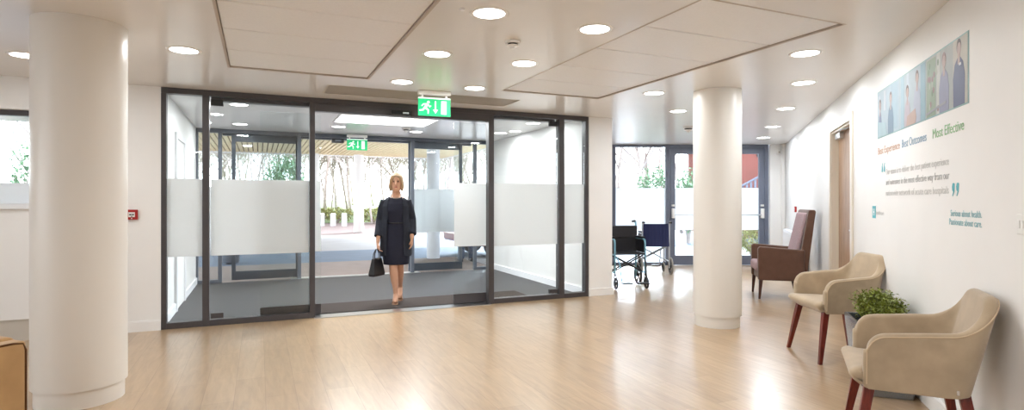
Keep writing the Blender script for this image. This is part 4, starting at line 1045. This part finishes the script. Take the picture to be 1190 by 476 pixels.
# leafy masses
def bush_mesh(seed, n, rx, ry, rz_, L, w_):
    rnd = random.Random(seed); mb = MB()
    for i in range(n):
        d = Vector((rnd.gauss(0, 1), rnd.gauss(0, 1), rnd.gauss(0, 1))).normalized(); q = .55 + .45 * rnd.random()
        bmp = .8 + .25 * noise.noise(d * 2.3 + Vector((seed, 0, 0)))
        p = Vector((d.x * rx, d.y * ry, d.z * rz_)) * q * bmp + Vector((0, 0, rz_ * .98))
        if p.z < 0: continue
        leaf(mb, p, Vector((rnd.gauss(0, 1), rnd.gauss(0, 1), rnd.gauss(0, 1))), Vector((0, .1, 1)), L * (.6 + .8 * rnd.random()), w_)
    return mb
def bush(px, Y, seed, n, r, L, w_, m, label, name='shrub', zb=0, group=None, cat='shrub'):
    t = thing(name, label, cat, ((px - 595) / 662 * Y, Y, zb), 0, group)
    bush_mesh(seed, n, r[0], r[1], r[2], L, w_).build('foliage', m, t, False)
    s = MB()
    for i in range(5): a = i * 1.3; s.tube([(0, 0, -.05), (.2 * r[0] * math.cos(a), .2 * r[1] * math.sin(a), r[2] * .7), (.5 * r[0] * math.cos(a), .5 * r[1] * math.sin(a), r[2] * 1.3)], [.05, .03, .01], 5)
    s.build('stems', M['bark_dark'], t)
bush(332, 30, 1, 2600, (1.3, 1.0, 2.1), .16, .06, M['evergreen'], 'tall green evergreen shrub behind the left outer door leaf', 'evergreen_shrub', .1)
bush(34, 13, 2, 700, (.45, .6, 1.5), .10, .04, M['evergreen'], 'dense evergreen outside the small window at the far left edge', 'evergreen_shrub')
bush(762, 19, 3, 2400, (.9, .8, 1.4), .10, .04, M['evergreen'], 'ivy-green bush beyond the fixed garden window pane', 'evergreen_shrub')
bush(800, 18, 4, 1600, (.6, .6, 1.3), .10, .04, M['evergreen'], 'green bush beyond the garden door beside the far column', 'evergreen_shrub')
bush(876, 13.2, 5, 2200, (.55, .5, .42), .05, .02, M['shrub_leaf'], 'low mottled garden shrub just outside the right garden door', 'shrub', -.02)
for i, (px, Y) in enumerate(((372, 34), (392, 35), (436, 34), (250, 34), (300, 36), (455, 36))):
    bush(px, Y, 20 + i, 700, (1.6, .8, .5), .14, .06, M['shrub_leaf'], 'low yellow-green undergrowth clump on the bank edge', 'undergrowth', .05, 'undergrowth on the bank')
# low white posts along the bank
pp = None
for i, px in enumerate((374, 387, 400)):
    if pp is None:
        pp = thing('marker_post', 'short white marker post at the edge of the bank', 'post', ((px - 595) / 662 * 31, 31, 0), 0, 'white marker posts')
        MB().lathe([(.14, -.05), (.14, .62), (.10, .66), (.01, .67)], 16).build('post_shaft', M['ext_white'], pp)
        MB().lathe([(.143, .5), (.143, .56)], 16).build('post_band', M['grille'], pp)
    else:
        c = copy_tree(pp); c.location = ((px - 595) / 662 * 31, 31, 0)

# red car
def car(loc, rz, label):
    t = thing('parked_car', label, 'car', loc, rz)
    L2, w = 2.05, .84
    low = [(-2.05, .35), (-2.08, .55), (-1.98, .72), (-1.1, .88), (.9, .92), (1.9, .86), (2.05, .6), (2.02, .33), (1.65, .26), (-1.65, .26)]
    mb = MB(); mb.loft([[Vector((x, y, z)) for x, z in low] for y in (-w, w)]).build('car_body', M['car_red'], t, True, .05, 4)
    cab = [(-1.0, .85), (-.35, 1.36), (.9, 1.40), (1.55, .9)]
    MB().loft([[Vector((x, y * (1 if z < 1 else .86), z)) for x, z in cab] for y in (-.78, .78)]).build('cabin', M['car_glass'], t, True, .04, 3)
    MB().loft([[Vector((x, y * .84, z)) for x, z in ((-.4, 1.355), (.92, 1.395), (.9, 1.43), (-.35, 1.40))] for y in (-.78, .78)]).build('roof', M['car_red'], t, True, .015)
    for x in (-1.3, 1.3):
        for y in (-.80, .80):
            mx = Matrix.Translation((x, y, .31)) @ Matrix.Rotation(PI / 2, 4, 'X')
            wl_ = MB().lathe([(.22, -.1), (.30, -.1), (.315, -.06), (.315, .06), (.30, .1), (.22, .1)], 32, mx=mx).build('wheel', M['tyre_dark'], t)
            rm = MB()
            for k in range(5): a = k * 2 * PI / 5; rm.tube([mx @ Vector((0, 0, .09)), mx @ Vector((.2 * math.cos(a), .2 * math.sin(a), .09)), ], .03, 6); rm.tube([mx @ Vector((0, 0, -.09)), mx @ Vector((.2 * math.cos(a), .2 * math.sin(a), -.09)), ], .03, 6)
            rm.build('wheel_rim', M['alu'], wl_)
    for y in (-.6, .6): MB().ell((-2.0, y, .62), (.08, .16, .07)).build('headlamp', M['alu'], t)
car((.45, 14.8, -.02), AP + R(2), 'red car parked outside, its wheel showing below the frosted outer door')

# neighbouring brick building with railings beyond the right garden door
t = thing('brick_building', 'red brick building with slanted blue-grey railings beyond the right garden door', 'building', (8.2, 20.5, 0))
MB().box(0, 7, 0, 6, -.3, 7).build('brick_wall', M['brick'], t, False)
MB().box(-.1, 7.1, -.1, 6.1, 7, 7.3).build('roof', M['ext_white'], t, False)
for i in range(3):
    f = MB().box(.6 + i * 2, 1.8 + i * 2, -.04, 0, 2.9, 4.3).build('window_pane', M['car_glass'], t, False)
rl = MB()
for i in range(14): rl.box(-.4 + i * .14, -.34 + i * .14, -1.2, -1.14, .8 + i * .075, 1.8 + i * .075)
rl.tube([(-.5, -1.17, 1.78), (1.6, -1.17, 2.9)], .04, 6); rl.tube([(-.5, -1.17, .8), (1.6, -1.17, 1.9)], .04, 6); rl.box(-.45, -.37, -1.2, -1.12, -.2, 1.8).box(1.5, 1.58, -1.2, -1.12, -.2, 2.9)
rl.build('stair_railing', M['frame_back'], t, False)

# ------------------------------------------------------------------ world, camera, exposure
wd_ = bpy.data.worlds.new('overcast_sky'); bpy.context.scene.world = wd_; wd_.use_nodes = True
nt = wd_.node_tree; bg = nt.nodes['Background']
tc = nt.nodes.new('ShaderNodeTexCoord'); sp = nt.nodes.new('ShaderNodeSeparateXYZ'); rp = nt.nodes.new('ShaderNodeValToRGB')
nt.links.new(tc.outputs['Generated'], sp.inputs[0]); nt.links.new(sp.outputs['Z'], rp.inputs['Fac']); nt.links.new(rp.outputs['Color'], bg.inputs['Color'])
rp.color_ramp.elements[0].color = (.93, .96, 1, 1); rp.color_ramp.elements[1].color = (.70, .84, 1, 1); rp.color_ramp.elements[1].position = .9
bg.inputs['Strength'].default_value = 5.5
sun = bpy.data.lights.new('sun', 'SUN'); sun.energy = 38; sun.angle = R(40); sun.color = (.78, .89, 1)
so = bpy.data.objects.new('sun', sun); C.objects.link(so); so.rotation_euler = (R(-62), 0, R(-18))

cam = bpy.data.cameras.new('camera'); co_ = bpy.data.objects.new('camera', cam); C.objects.link(co_)
cam.sensor_fit = 'HORIZONTAL'; cam.sensor_width = 36; cam.lens = 36 * 662 / 1190; cam.shift_y = -4 / 1190; cam.clip_start = .05; cam.clip_end = 500
co_.location = (0, 0, 1.3); co_.rotation_euler = (R(90), 0, 0)
sc = bpy.context.scene; sc.camera = co_
sc.view_settings.view_transform = 'Standard'; sc.view_settings.look = 'None'; sc.view_settings.gamma = 1; sc.view_settings.use_curve_mapping = False
sc.view_settings.exposure = 0.04
